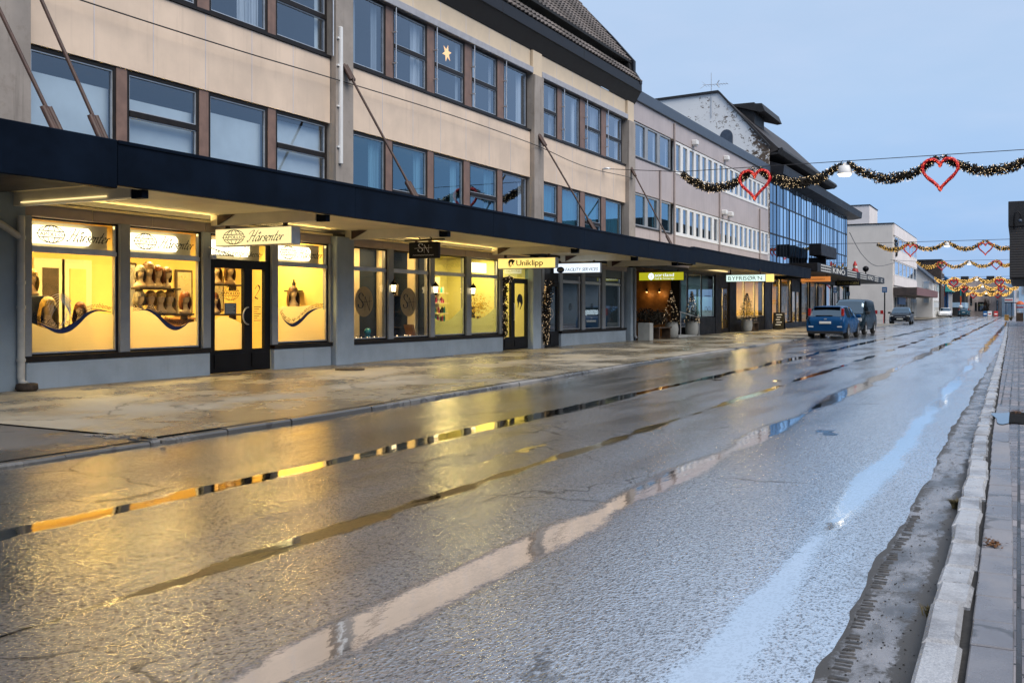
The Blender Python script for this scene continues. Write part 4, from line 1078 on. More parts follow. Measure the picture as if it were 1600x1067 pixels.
m = MB(); m.box(-13.62,-13.55,26.0,26.04,2.27,2.78); m.box(-13.62,-13.55,27.66,27.70,2.27,2.78); m.quad((-13.59,26.04,2.30),(-13.59,27.66,2.30),(-13.59,27.66,2.78),(-13.59,26.04,2.78)); m.build('transom_light', [M['glassdusk']], D2)
m = MB(); m.tube([(-13.52,26.68,1.0),(-13.5,26.68,1.02),(-13.5,26.68,1.5),(-13.52,26.68,1.52)],.014,8); m.build('handle', M['alu'], D2)
d = facade(0,0,-13.572)     # drawn head of hair
d.poly(smooth_path([(26.98,1.62),(27.06,1.76),(27.2,1.80),(27.34,1.72),(27.38,1.55),(27.28,1.40),(27.18,1.32),(27.24,1.48),(27.16,1.56),(27.1,1.44),(27.04,1.36),(27.05,1.5)],4)); d.build('hair_drawing', M['ink'], D2)
# dim office at the end: door and three windows
room(28.62, 36.2, 'roomgrey', 2.6); room_light(33.4,-15.0,2.93,W_FAC,(.75,.9,1.),2.4,.5)
D3 = door(28.62,30.02,2.24,[(28.78,29.20),(29.36,29.86)],gl='glassdusk',zb=.62,zt=2.08)
m = MB(); m.tube([(-13.53,29.27,1.02)]+[(-13.52+.03*math.sin(R(a)),29.27+.17*math.sin(R(a)),1.20-.17*math.cos(R(a))) for a in range(0,181,20)],.014,8); m.build('handle', M['alu'], D3)
m = MB(); m.box(-13.62,-13.56,28.62,30.02,2.245,2.78); m.build('door_header', M['black'], D3)
W4 = [shop_window(a,b,.62,2.5,2.25,'glassdusk',frame='darkframe') for a,b in ((30.27,31.89),(32.19,33.78),(34.11,35.78))]
m = MB(); m.box(-13.6,-13.54,30.03,36.2,2.5,2.785); m.build('header_board', M['slate'], A)
for w,y in zip(W4,(31.05,32.95,34.88)):
    d = facade(0,0,-13.574); d.ellipse(y,1.42,.10,.10,.022); d.ribbon(smooth_path([(y-.05,1.38),(y,1.46),(y+.05,1.40)],5),.03); d.build('round_emblem', M['ink'], w)
q = thing('pendant_lamp','orange paper pendant lamp glowing in the dim office window','lamp',(-14.5,30.95,1.55))
MB().lathe([(.02,0),(.09,.14),(.15,.33),(.11,.46),(.02,.66)],(-14.5,30.95,1.52),6).build('lamp_shade', M['paper'], q)
MB().tube([(-14.5,30.95,2.18),(-14.5,30.95,2.97)],.006,5).build('cord', M['wire'], q)
m = MB(); m.cbox(-15.4,-14.7,30.6,35.6,.62,.70,.01); m.cbox(-15.35,-14.75,30.7,31.2,.13,.62,.01); m.cbox(-15.35,-14.75,35,35.5,.13,.62,.01)
tag(m.build('office_counter', M['slate'], None, (-15,33,.13)), 'long grey counter inside the dim office', 'counter')

q = thing('paper_star','glowing orange paper star hanging behind an upper window of the beige building','star lamp',(-13.74,23.12,8.23))
m = MB()
for k in range(6):
    a = R(60*k+15); u = (math.cos(a), math.sin(a)); w_ = (-u[1]*.05, u[0]*.05); tip = (23.12+u[0]*.25, 8.23+u[1]*.25); b1 = (23.12+u[0]*.09+w_[0], 8.23+u[1]*.09+w_[1]); b2 = (23.12+u[0]*.09-w_[0], 8.23+u[1]*.09-w_[1])
    m.add([(-13.69,23.12,8.23),(-13.74,*b1),(-13.74,*tip),(-13.74,*b2),(-13.79,23.12,8.23)],[(0,1,2),(0,2,3),(4,2,1),(4,3,2)])
m.build('star_shade', M['paper'], q); MB().tube([(-13.74,23.12,8.4),(-13.74,23.12,8.6)],.004,4).build('cord', M['wire'], q)
# wall lanterns between the disc windows
lan = None
for y,lb in ((19.98,'glowing black wall lantern on the grey post between the two disc windows'),(21.92,'glowing black wall lantern on the post between the second disc window and the hairdresser'),(23.9,'glowing black wall lantern between the two hairdresser windows')):
    y += .1
    o = thing('wall_lantern', lb, 'lantern', (-13.42,y,1.70), 0, 'lanterns on the shop window posts')
    MB().lathe([(.055,.06),(.075,.22)],(-13.42,y,1.70),6).build('lamp_glass', M['lantern'], o)
    m = MB(); m.lathe([(.10,.22),(.085,.25),(.05,.30),(.012,.335),(.015,.36)],(-13.42,y,1.70),6); m.lathe([(.012,0),(.04,.03),(.062,.055),(.062,.062)],(-13.42,y,1.70),6)
    for k in range(6):
        a = R(60*k); m.tube([(-13.42+.058*math.cos(a),y+.058*math.sin(a),1.755),(-13.42+.078*math.cos(a),y+.078*math.sin(a),1.925)],.006,4)
    m.box(-13.50,-13.43,y-.015,y+.015,1.82,1.85); m.build('lantern_cage', M['black'], o)

# lit garlands round the hairdresser door
def leafy(m, pts, r, n, rnd, s=.05):
    """many small fir sprigs spread round a path"""
    L = len(pts)-1
    for _ in range(n):
        q = rnd.random()*L; i = min(int(q), L-1); t = q-i
        p = Vector(pts[i]).lerp(Vector(pts[i+1]), t); rr = r(q/L) if callable(r) else r
        dv = Vector((rnd.gauss(0,1),rnd.gauss(0,1),rnd.gauss(0,1))).normalized()*rr*rnd.random()**.45
        p = p+dv; a = Vector((rnd.gauss(0,1),rnd.gauss(0,1),rnd.gauss(0,1))).normalized()*s; b = a.cross(Vector((rnd.gauss(0,1),rnd.gauss(0,1),rnd.gauss(0,1)))).normalized()*s*.3
        m.add([p-a*.6,p+b,p+a,p-b],[(0,1,2,3)])
def around(pts, r, n, rnd):
    L = len(pts)-1; out = []
    for _ in range(n):
        q = rnd.random()*L; i = min(int(q), L-1)
        p = Vector(pts[i]).lerp(Vector(pts[i+1]), q-i); rr = r(q/L) if callable(r) else r
        out.append(p+Vector((rnd.gauss(0,1),rnd.gauss(0,1),rnd.gauss(0,1))).normalized()*rr)
    return out
def door_garland(pts, r, label, nb=90, nl=700):
    o = thing('door_garland', label, 'garland', pts[0], 0, 'lit garlands at the shop doors')
    m = MB(); leafy(m, pts, r, nl, rb, .06); m.build('greenery', M['needles'], o)
    fairy('', around(pts, r, nb, rb), .009, '').build('fairy_lights', M['bulbdim'], o)['kind'] = 'stuff'
door_garland([(-13.44,25.93,.55),(-13.43,25.95,1.2),(-13.43,25.93,2.2),(-13.46,26.4,2.25)], .09, 'lit fir garland hanging along the near edge of the hairdresser door')
door_garland([(-13.32,28.52,.25),(-13.32,28.50,1.0),(-13.33,28.55,1.6),(-13.34,28.75,2.1)], lambda t:.10+.16*t, 'thick lit garland wound round the pillar beside the dark office door', 150, 1200)

# ------------------------------------------------------------------ canopy over the pavement
cn = MB()
[cn.cbox(-10.82,-10.72,9.46+5.338*i,9.46+5.338*(i+1)-.007,3.0,3.575,.004) for i in range(5)]; cn.cbox(-10.86,-10.70,9.46,36.17,3.55,3.60,.006)
cn.cbox(-10.84,-10.70,-2,9.44,2.95,3.60,.012)
cn.cbox(-13.5,-10.83,36.05,36.15,2.97,3.575,.01)
can = cn.build('canopy', M['navy'], A)
m = MB(); m.box(-13.55,-10.83,-2,36.04,3.42,3.50); m.build('canopy_roof', M['navy'], can)
m = MB(); n = 26
for i in range(n):
    x0 = -13.5+2.66*i/n; m.box(x0+.004,x0+2.66/n-.004,9.5,36.04,3.10,3.14)
m.box(-10.90,-10.825,9.5,36.04,3.0,3.10)
m.build('soffit_boards', M['soffit'], can)
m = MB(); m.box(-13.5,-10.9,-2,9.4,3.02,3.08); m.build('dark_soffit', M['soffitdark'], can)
for y in (10.03,14.14,18.32,25.33,30.1,34.3):
    m = MB()
    m.prism([(-13.50,2.90),(-13.50,3.10),(-11.05,3.10),(-11.05,2.905)],1,y-.07,y+.07); b = m.build('canopy_beam', M['beam'], can)
    m = MB(); m.cbox(-11.045,-10.83,y-.06,y+.06,2.885,3.09,.006); m.build('beam_end', M['navy'], b)
    if y > 12:
        m = MB(); m.prism([(-13.30,2.905),(-13.30,3.09),(-12.9,3.09)],1,y-.115,y-.072); m.build('beam_bracket', M['rod'], b)
m = MB(); m.box(-13.3,-11.5,10.03-.10,10.03-.08,2.93,2.95); m.box(-13.1,-11.3,10.115,10.13,2.905,2.92); m.build('light_tube', M['tube'], can)
for y,x1,zt in ((9.95,-13.4,6.8),(9.2,-13.6,6.8),(18.12,-13.42,6.78),(28.22,-13.42,6.80),(36.55,-13.42,6.82)):
    m = MB(); yb = min(y,36.0) if y < 30 else 35.7
    P0, P1 = Vector((x1,y,zt)), Vector((-11.5,yb-.05,3.72)); d_ = (P1-P0)
    m.tube([P0, P1], .028, 8); r_ = m.build('tie_rod', M['rod'], can)
    m = MB(); u = d_.normalized()
    for q0,q1,ww in ((P0, P0+u*.42,.055),(P1-u*.42,P1+u*.10,.055)):
        m = MB()
        for s_ in (-.05,.05): m.tube([q0+Vector((0,s_,0)),q1+Vector((0,s_,0))],[ww,ww],4)
        m.tube([q0+Vector((0,-.05,0)),q0+Vector((0,.05,0))],.03,6); m.build('clevis', M['rod'], r_)
# electric cable along the facade
pts = [(-13.33,2.0,6.45),(-13.33,6,6.30),(-13.34,11.07,6.27),(-13.34,14.62,6.30),(-13.36,17.75,6.38),(-13.36,22.77,6.46),(-13.35,27.63,6.42),(-13.35,30.5,6.28),(-13.35,32.67,6.26),(-13.35,35.56,6.38),(-13.37,36.6,6.39)]
tag(MB().tube(smooth_path(pts,8),.013,5).build('facade_cable', M['wire'], None, pts[0]), 'thin black cable swagged along the beige facade', 'cable')
# white downpipe at the near end, rainwater foot
o = thing('downpipe','white downpipe with a bent upper branch beside the first lit window','downpipe',(-13.42,10.03,.12))
m = MB(); m.tube([(-13.42,10.03,.30),(-13.42,10.03,2.75)],.055,12); m.tube([(-13.42,10.03,2.42),(-13.42,9.7,2.60),(-13.42,8.9,2.95)],.05,10)
m.tube([(-13.42,10.03,.34),(-13.42,10.04,.24),(-13.33,10.06,.20)],.055,12); m.build('pipe', M['pipe'], o)
for z in (.55,1.35,1.72,2.4): MB().lathe([(.066,0),(.066,.05)],(-13.42,10.03,z),12).build('pipe_collar', M['pipe'], o)
MB().lathe([(.13,0),(.16,.03),(.15,.11),(.11,.12)],(-13.33,10.06,.11),14).build('drain_pot', M['rust'], o)
o = thing('downpipe','grey downpipe at the far end of the beige building','downpipe',(-13.38,36.75,.12))
m = MB(); m.tube([(-13.32,36.72,.3),(-13.32,36.72,2.9)],.05,10); m.tube([(-13.32,36.72,.32),(-13.25,36.72,.2)],.05,10); m.build('pipe', M['post'], o)
# bird droppings-like mark boards are left out; small alarm box by the door
m = MB(); m.cbox(-13.50,-13.40,14.02,14.12,2.28,2.36,.006); m.tube([(-13.48,14.0,2.5),(-13.05,14.2,2.33)],.01,6); m.tube([(-13.48,14.1,2.36),(-13.05,14.2,2.33)],.012,6)
tag(m.build('door_bracket', M['alu'], None, (-13.45,14.05,2.3)), 'small white bracket arm beside the wig shop door', 'bracket')

# ------------------------------------------------------------------ hanging signs
def hang_sign(name, label, x0, x1, y, z0, z1, th, mface, mcase, ztop=2.9):
    o = thing(name, label, 'shop sign', ((x0+x1)/2, y, z0), 0, 'signs hanging under the canopies')
    m = MB(); m.cbox(x0,x1,y,y+th,z0,z1,.012); m.build('sign_box', M[mcase], o)
    m = MB(); m.box(x0+.015,x1-.015,y-.004,y+.02,z0+.015,z1-.015); m.box(x0+.015,x1-.015,y+th-.02,y+th+.004,z0+.015,z1-.015); f = m.build('sign_face', M[mface], o)
    m = MB()
    for x in (x0+.2, x1-.25): m.box(x-.03,x+.03,y+th/2-.03,y+th/2+.03,z1-.005,ztop)
    if ztop > z1: m.build('hanger', M['rod'], o)
    return o, f, Decal((x0,y-.006,z0),(1,0,0),(0,0,1),0.), Decal((x1,y+th+.006,z0),(-1,0,0),(0,0,1),0.)
o,f,d,d2 = hang_sign('hanging_sign','lit cream box sign with a globe emblem and script lettering above the first shop door',-13.42,-11.60,14.10,2.51,2.84,.24,'signcream','alu',2.93)
for q in (d,d2): q.globe(.46,.165,.25,.13,'APOLLO',.013); q.script('Hårsenter',.80,.075,.20,.80,pen=.16,shear=.5)
d.build('sign_lettering', M['navyink'], f); d2.build('sign_lettering', M['navyink'], f)
o,f,d,d2 = hang_sign('hanging_sign','black rounded sign with pale initials hanging under a black rail',-12.2,-11.40,18.85,2.47,2.83,.06,'black','black',2.86)
m = MB(); m.box(-12.3,-11.28,18.84,18.90,2.865,2.90); m.tube([(-11.9,18.87,2.9),(-11.9,18.6,3.05)],.012,6); m.tube([(-11.6,18.87,2.9),(-11.6,18.6,3.05)],.012,6); m.build('rail', M['black'], o)
for q in (d,):
    q.script('S',.25,.15,.18,.15,shear=0,pen=.14,nib=R(0),thin=.25); q.script('N',.40,.12,.18,.16,shear=0,pen=.12,nib=R(90),thin=.3); q.ribbon([(.16,.225),(.62,.235)],.006)
    q.ribbon(smooth_path([(.12+.02*i,.072+.010*((i%2)*2-1)) for i in range(28)],3),.006)
d.build('sign_lettering', M['whitevinyl'], f)
o,f,d,d2 = hang_sign('hanging_sign','lit yellow box sign with a drawn head above the hairdresser door',-13.40,-11.57,25.42,2.495,2.80,.2,'signyellow','alu',2.9)
for q in (d,d2):
    q.text('Uniklipp',.60,.085,.165,.86,0,.035)
    q.poly(smooth_path([(.35,.19),(.38,.25),(.46,.27),(.54,.24),(.57,.25),(.53,.19),(.50,.15),(.52,.10),(.47,.13),(.45,.19),(.41,.18),(.40,.12),(.43,.06),(.37,.09)],4)); q.ellipse(.40,.155,.058,.10,.012)
d.build('sign_lettering', M['ink'], f); d2.build('sign_lettering', M['ink'], f)
o,f,d,d2 = hang_sign('hanging_sign','cold white box sign with a blue round emblem and dark slanted lettering',-13.50,-11.86,29.5,2.50,2.82,.14,'signwhite','alu',2.9)
for q in (d,d2): q.text('FACILITY SERVICES',.42,.065,.105,1.13,.25,.02)
d.build('sign_lettering', M['navyink'], f); d2.build('sign_lettering', M['navyink'], f)
d = Decal((-13.5,29.494,2.5),(1,0,0),(0,0,1),0.); d.ellipse(.25,.11,.135,.10); d.build('round_emblem', M['blue'], f)
d = Decal((-13.5,29.490,2.5),(1,0,0),(0,0,1),0.); d.text('ISS',.17,.07,.08,.16,.15,.03); d.build('emblem_lettering', M['whitevinyl'], f)
# ------------------------------------------------------------------ grey panel building
Bd = thing('panel_building', 'low mauve metal panel building with bands of white framed windows', 'building', (-13.55,49,.1))
m = MB(); m.box(-26,-15.2,37.25,61,3.2,10.0)
for z0,z1 in ((3.1,4.6),(5.98,7.36),(8.8,9.6)): m.box(-15.2,-13.76,37.25,60.9,z0,z1)
m.box(-15.2,-13.76,60.7,60.95,3.2,9.9); m.build('wall', M['roomdusk'], Bd)
m = MB(); m.cbox(-13.75,-13.55,37.2,60.95,3.0,4.63,.01); m.cbox(-13.75,-13.55,37.2,60.95,5.98,7.37,.01); m.cbox(-13.75,-13.55,37.2,60.95,8.80,9.60,.01); m.build('facade_cladding', M['mauve'], Bd)
m = MB(); m.cbox(-13.9,-13.45,37.2,61.0,9.60,10.06,.012); m.box(-26,-13.9,37.2,61.0,9.9,10.02); m.build('parapet', M['slate'], Bd)
wl = []
for a,b in ((37.3,38.65),(38.88,40.2),(40.42,41.9)): wl.append((a,b,'post',.06))
y = 42.62
while y < 60.2: wl.append((y,y+.86,'white',.10)); y += 1.03
for zz0,zz1,cur in ((7.40,8.77,'curtain'),(4.66,5.95,None)):
    for i,(a,b,fr,fw) in enumerate(wl):
        c = cur if cur else ('curtainteal' if i < 3 else rw.choice(('curtain',None,None)))
        window(Bd,a,b,zz0,zz1,None,'glassteal' if (cur is None and i<3) else 'glassup',c,(a+.2,b-.15) if c else None,fr,-13.60,False,fw,.14)
        if i+1 < len(wl) and wl[i+1][0]-b > .05 and wl[i+1][0]-b < .4:
            MB().box(-13.7,-13.575,b+.002,wl[i+1][0]-.002,zz0,zz1).build('mullion', M['white' if i > 2 else 'post'], Bd)
    MB().box(-13.66,-13.52,42.3,60.6,zz0-.06,zz0-.003).build('window_sill', M['white'], Bd)
    MB().box(-13.66,-13.52,37.3,42.0,zz0-.06,zz0-.003).build('window_sill', M['darkframe'], Bd)
for y,z0,z1 in ((42.3,3.7,9.5),(40.35,3.7,7.2),(49.7,3.7,5.9),(49.75,5.98,7.3),(58.5,3.7,7.2)):
    MB().tube([(-13.50,y,z0),(-13.50,y,z1)],.045,8).build('downpipe', M['header'], Bd)
for i,(y,z,lb) in enumerate(((45.2,9.06,'white vent box high on the panel facade, nearest of the upper pair'),(50.8,9.1,'white vent box high on the panel facade, farther of the upper pair'),(50.4,6.27,'white vent box between the window bands, nearer of two close together'),(51.6,6.28,'white vent box between the window bands, farther of two close together'))):
    o = thing('vent_box',lb,'vent',(-13.45,y,z),0,'vent boxes on the panel facade')
    MB().cbox(-13.56,-13.30,y-.17,y+.17,z-.10,z+.13,.03).build('hood', M['white'], o); MB().box(-13.50,-13.34,y-.13,y+.13,z-.16,z-.10).build('grille', M['greymetal'], o)
# ground floor of the panel building
gf = MB()
for a,b in ((48.95,50.1),(51.68,53.08),(59.75,61.55),(43.05,43.25)): gf.cbox(-13.9,-13.5,a,b,.05,3.05,.01)
gf.box(-13.9,-13.52,44.4,48.95,.05,.93); gf.box(-13.9,-13.52,53.08,59.75,.05,.88); gf.box(-13.9,-13.53,37.0,61.0,3.0,3.2)
gf.build('shopfront', M['black'], Bd)
# recessed entrance with orange wood
m = MB(); m.quad((-15.9,37.1,.12),(-15.9,43.0,.12),(-15.9,43.0,3.05),(-15.9,37.1,3.05)); m.quad((-15.9,37.1,.12),(-15.9,37.1,3.05),(-13.55,37.1,3.05),(-13.55,37.1,.12)); m.quad((-15.9,37.1,3.05),(-15.9,43,3.05),(-13.55,43,3.05),(-13.55,37.1,3.05))
m.mat(1); m.quad((-15.9,43.0,.12),(-13.9,43.0,.12),(-13.9,43.0,3.05),(-15.9,43.0,3.05)); m.mat(2); m.quad((-15.9,37.1,.12),(-13.5,37.1,.12),(-13.5,43,.12),(-15.9,43,.12))
m.build('recess', [M['roomdark'],M['orangewood'],M['wood']], Bd)
m = MB()
for y in (38.7,40.3,41.9): m.box(-15.88,-15.8,y,y+.75,.15,2.9)
m.build('wood_panel', M['orangewood'], Bd)
for i,(x,y) in enumerate(((-15.6,39.1),(-15.6,40.7),(-15.0,42.9),(-14.4,42.9))):
    o = thing('wall_lamp',('small wall lamp nearest the street corner in the dark recess','small wall lamp in the middle of the dark recess','small wall lamp on the orange wood side wall, inner one','small wall lamp on the orange wood side wall, outer one')[i],'lamp',(x,y,2.1),0,'wall lamps in the dark recess')
    MB().lathe([(.05,0),(.05,.16)],(x,y,2.1),8).build('lamp_body', M['black'], o); MB().lathe([(.04,-.01),(.04,0.)],(x,y,2.1),8).build('lamp_glow', M['bulb'], o)
    l = bpy.data.lights.new('wall_lamp_light','POINT'); l.energy = 2; l.color = (1,.6,.2); l.shadow_soft_size = .05; q = bpy.data.objects.new('wall_lamp_light', l); C.objects.link(q); q.location = (x+.12,y-.14,2.0)
q = thing('entrance_garland','tall lit garland standing in the dark shop recess','garland',(-14.6,39.0,.12))
pp = [(-14.6,39.0,.5),(-14.6,39.05,1.5),(-14.6,39.0,2.6)]
m = MB(); leafy(m,pp,.22,700,rb,.09); m.build('greenery', M['needles'], q); fairy('',around(pp,.24,140,rb),.013,'').build('fairy_lights', M['bulbdim'], q)['kind'] = 'stuff'
# pale glass shop, hairdresser with yellow room
room(43.2,48.95,'roomgrey',2.2,z1=3.05,parent=Bd); room_light(46.5,-14.8,3.0,60.,(.75,1.,.92),3.,.5)
shop_window(44.49,46.66,.95,3.0,None,'glassdusk',parent=Bd); shop_window(46.72,48.9,.95,3.0,None,'glassdusk',parent=Bd); shop_window(43.26,44.42,.5,3.0,None,'glassdusk',parent=Bd)
ws = [o for o in Bd.children if o.name.startswith('shop_window')]
for w,(a,b) in zip(ws[:2],((44.53,46.62),(46.76,48.86))):
    d = Decal((-13.60,0,0),SH,UP,0.); d.rect(a,.98,b,1.92); d.build('frosted_film', M['frostpale'], w)
    d = Decal((-13.572,0,0),SH,UP,0.); cy=(a+b)/2
    d.ribbon(smooth_path([(cy,1.30),(cy+.2,1.44),(cy+.42,1.42),(cy+.46,1.28),(cy+.3,1.18),(cy,1.30),(cy-.2,1.44),(cy-.42,1.42),(cy-.46,1.28),(cy-.3,1.18),(cy,1.30)],6),.035,R(20),.4)
    d.ribbon([(cy-.5,1.98),(cy+.5,1.98)],.03); d.build('film_drawing', M['ink'], w)
room(50.1,61.4,'roomyellow',2.4,z1=3.05,parent=Bd)
for y in (52.,55.,58.2): room_light(y,-14.8,3.0,W_B,(1,.74,.28),1.6,.5)
DB = door(50.18,51.62,3.0,[(50.32,51.5)],z0=.12,zb=.35,zt=2.43,parent=Bd)
m = MB(); m.quad((-13.59,50.25,2.55),(-13.59,51.55,2.55),(-13.59,51.55,2.98),(-13.59,50.25,2.98)); m.build('transom_light', M['glassshop'], DB)
for a,b in ((53.12,54.95),(55.0,57.45),(57.5,59.72)): shop_window(a,b,.9,2.98,None,'glassshop',parent=Bd)
m = MB()
for i in range(6):
    y = 53.2+i*1.1; m.mat(0); m.cbox(-15.98,-15.93,y,y+.8,.5,2.7,.01); m.mat(1); m.box(-15.93,-15.92,y+.08,y+.72,.6,1.4); m.box(-15.93,-15.92,y+.08,y+.72,1.55,2.6)
m.build('wall_panel', [M['wood'],M['trim']], Bd)
# second canopy
cn = MB(); cn.cbox(-10.92,-10.80,36.2,59.6,3.10,3.64,.012); cn.cbox(-10.95,-10.78,36.2,59.62,3.62,3.67,.006); cn.cbox(-13.5,-10.93,59.5,59.6,3.1,3.6,.01)
can2 = cn.build('canopy', M['navy'], Bd)
m = MB(); m.box(-13.5,-10.9,36.25,59.5,3.30,3.36); m.build('soffit', M['soffit'], can2)
m = MB(); m.box(-13.5,-10.95,44.4,44.55,3.12,3.28); m.box(-13.5,-10.95,52,52.15,3.12,3.28); m.build('canopy_beam', M['beam'], can2)
m = MB(); m.box(-13.4,-13.3,44.7,50.5,3.22,3.27); m.build('light_tube', M['tube'], can2)
# signs
o,f,d,d2 = hang_sign('hanging_sign','lime green lit sign with a white flower emblem over the dark recess',-13.62,-11.75,38.0,2.47,2.81,.12,'signlime','black',2.9)
d.text('sortland',.68,.16,.14,.80,0,.02); d.text('hud & fotterapi',.68,.05,.07,.80)
for k in range(8): d.ellipse(.52+.075*math.cos(R(45*k)),.17+.085*math.sin(R(45*k)),.05,.055)
d.build('sign_lettering', M['signwhite'], f)
o,f,d,d2 = hang_sign('hanging_sign','pale mint lit sign with thin dark capitals under the second canopy',-12.35,-10.50,46.6,2.62,2.95,.10,'signmint','alu',3.2)
d.text('BYFRISØR\'N',.10,.075,.19,1.62)
d.build('sign_lettering', M['ink'], f)
m = MB(); m.cbox(-10.48,-10.12,46.6,46.7,2.60,2.96,.01); tag(m.build('lit_end_sign', M['signyellow'], None, (-10.3,46.6,2.6)), 'small square yellow lit sign beside the mint sign', 'shop sign')
# planters with lit fir trees, benches, stone block, handrail, notice board
def fir(name, loc, h, r, label, nb=90):
    o = thing('potted_fir', label, 'potted tree', loc, 0, 'lit fir trees in pots on the pavement')
    x,y,z = loc
    m = MB().lathe([(.19,0),(.27,.10),(.30,.35),(.27,.62),(.25,.66),(.22,.66),(.22,.60),(.0001,.60)],(x,y,z),20); m.build('pot', M['pot'], o)
    t = MB().tube([(x,y,z+.55),(x,y,z+.66+h)],[.03,.008],6).build('trunk', M['bark'], o)
    m = MB()
    for i in range(2300):
        q = rb.random()**1.35; rr = r*(1-q)**.85*rb.random()**.4; a = rb.uniform(0,6.283)+q*3
        lobe = 1+.22*math.sin(a*5+q*19); p = Vector((x+rr*lobe*math.cos(a), y+rr*lobe*math.sin(a), z+.70+h*q-.10*rr/r))
        u = Vector((math.cos(a),math.sin(a),rb.uniform(-.3,.35)))*.06; b_ = Vector((-math.sin(a),math.cos(a),rb.uniform(-.5,.5)))*.018
        m.add([p-u*.5,p+b_,p+u,p-b_],[(0,1,2,3)])
    m.build('crown', M['needles'], o)
    pts = []
    for i in range(nb):
        q = rb.random()**1.2; rr = r*(1-q)**.85*1.02; a = rb.uniform(0,6.283); pts.append((x+rr*math.cos(a), y+rr*math.sin(a), z+.70+h*q-.10*rr/r))
    fairy('',pts,.011,'').build('fairy_lights', M['bulbdim'], o)['kind'] = 'stuff'; return o
fir('',(-13.15,40.75,.13),1.35,.38,'lit fir tree in a grey pot in front of the wooden bench, nearest the recess')
fir('',(-13.1,43.55,.13),1.3,.36,'lit fir tree in a grey pot beside the ramp handrail')
fir('',(-13.0,53.3,.13),1.35,.55,'wide fir tree in a grey pot before the yellow hairdresser windows')
def bench(loc, L, label):
    o = thing('bench', label, 'bench', loc, 0, 'wooden benches by the shop fronts'); x,y,z = loc
    m = MB()
    for i in range(4): m.cbox(x-.2+.105*i,x-.2+.105*i+.09,y-L/2,y+L/2,z+.42,z+.47,.006)
    m.build('seat', M['wood'], o)
    for s in (-1,1): MB().cbox(x-.18,x+.18,y+s*(L/2-.15)-.04,y+s*(L/2-.15)+.04,z,z+.42,.006).build('leg', M['wood'], o)
bench((-13.1,39.2,.13),1.7,'dark wooden bench between the stone block and the first potted fir')
bench((-13.05,54.9,.13),1.3,'small dark bench beside the wide potted fir')
o = thing('stone_planter','pale stone block planter with a dark bush at the edge of the recess','planter',(-12.95,36.9,.13))
MB().cbox(-13.2,-12.7,36.7,37.1,.1,.80,.02).build('stone_block', M['pot'], o)
m = MB(); leafy(m,[(-13.2,37.0,1.05),(-12.6,38.0,1.0)],.33,900,rb,.09); m.build('foliage', M['needles'], o)
q = thing('handrail','thin pale handrail sloping along the short ramp','handrail',(-13.0,42.5,.13))
m = MB(); m.tube([(-12.95,41.3,1.22),(-12.95,44.2,.95)],.025,8); m.build('rail', M['alu'], q)
for y,z in ((41.4,1.2),(44.15,.95)): MB().tube([(-12.95,y,.13),(-12.95,y,z)],.022,8).build('post', M['alu'], q)
m = MB(); m.prism([(41.0,.12),(44.5,.12),(41.6,.24),(41.0,.24)],0,-13.5,-12.9); tag(m.build('ramp', M['pot'], None, (-13.2,42.5,.12)),'short concrete ramp beside the handrail','ramp')
q = thing('sandwich_board','black folding chalkboard with white chalk lines on the pavement','sandwich board',(-12.9,61.0,.12))
for s,nm in ((-1,'front_board'),(1,'back_board')):
    m = MB(); m.prism([(61.0+s*.30,.12),(61.0+s*.26,.12),(61.0+s*.03,1.12),(61.0+s*.07,1.12)],0,-13.25,-12.6); b_ = m.build(nm, M['black'], q)
    if s < 0:
        d = Decal((-13.2,60.69,.14),(1,0,0),(0,.26,1.0),.012)
        for i in range(5): d.ribbon([(.12+.05*(i%2),.85-.15*i),(.48-.06*(i%3),.85-.15*i)],.045)
        d.build('chalk_lines', M['whitevinyl'], b_)

# ------------------------------------------------------------------ gabled cinema building with glass front
Cd = thing('cinema_building','tall dark roofed building with a peeling white gable and a glass curtain wall','building',(-13.55,78,.1))
m = MB(); m.prism([(-13.56,3.1),(-13.56,11.2),(-16.65,14.78),(-21.5,14.62),(-26.,14.2),(-26.,3.1)],1,61.02,61.3); m.build('gable_wall', M['peel'], Cd)
m = MB(); m.prism([(-13.50,11.14),(-13.50,11.30),(-16.65,14.92),(-21.5,14.76),(-26.,14.34),(-26.,14.2),(-21.5,14.62),(-16.65,14.77)],1,60.9,61.35); m.build('gable_coping', M['slatedark'], Cd)
m = MB(); k = 10
m.prism([(-16.55,11.3),(-15.75,11.3)]+[(-16.15+.40*math.cos(R(a)),12.0+.45*math.sin(R(a))) for a in range(0,181,18)],1,60.98,61.05); m.build('blind_arch', M['slate'], Cd)
m = MB(); m.box(-25,-15.0,61.3,93,3.1,10.8); m.box(-14.9,-13.85,92.2,93,.1,10); m.build('wall', M['roomdusk'], Cd)
m = MB()
m.prism([(-13.9,10.75),(-12.95,11.05),(-16.65,14.72),(-25,14.3),(-25,10.7)],1,61.36,81.5)
rf = m.build('roof', M['tilesdark'], Cd)
m = MB(); m.prism([(-13.02,10.78),(-12.75,10.98),(-12.82,11.16),(-13.1,11.1)],1,61.36,81.6); m.prism([(-14.0,10.7),(-13.0,10.8),(-13.0,10.9),(-14,10.9)],1,61.4,81.5); m.build('upper_eave', M['slatedark'], rf)
m = MB()
for i in range(44):
    y = 61.7+.45*i; m.box(-13.0,-12.9,y,y+.08,11.05,11.16)
m.build('eave_brackets', M['soffitdark'], rf)
m = MB(); m.cbox(-16.6,-15.0,63.5,66.2,13.1,14.5,.03); m.prism([(-16.7,14.45),(-14.5,14.35),(-14.3,13.85),(-14.6,13.80)],1,63.3,68.4); m.build('roof_hatch', M['slatedark'], rf)
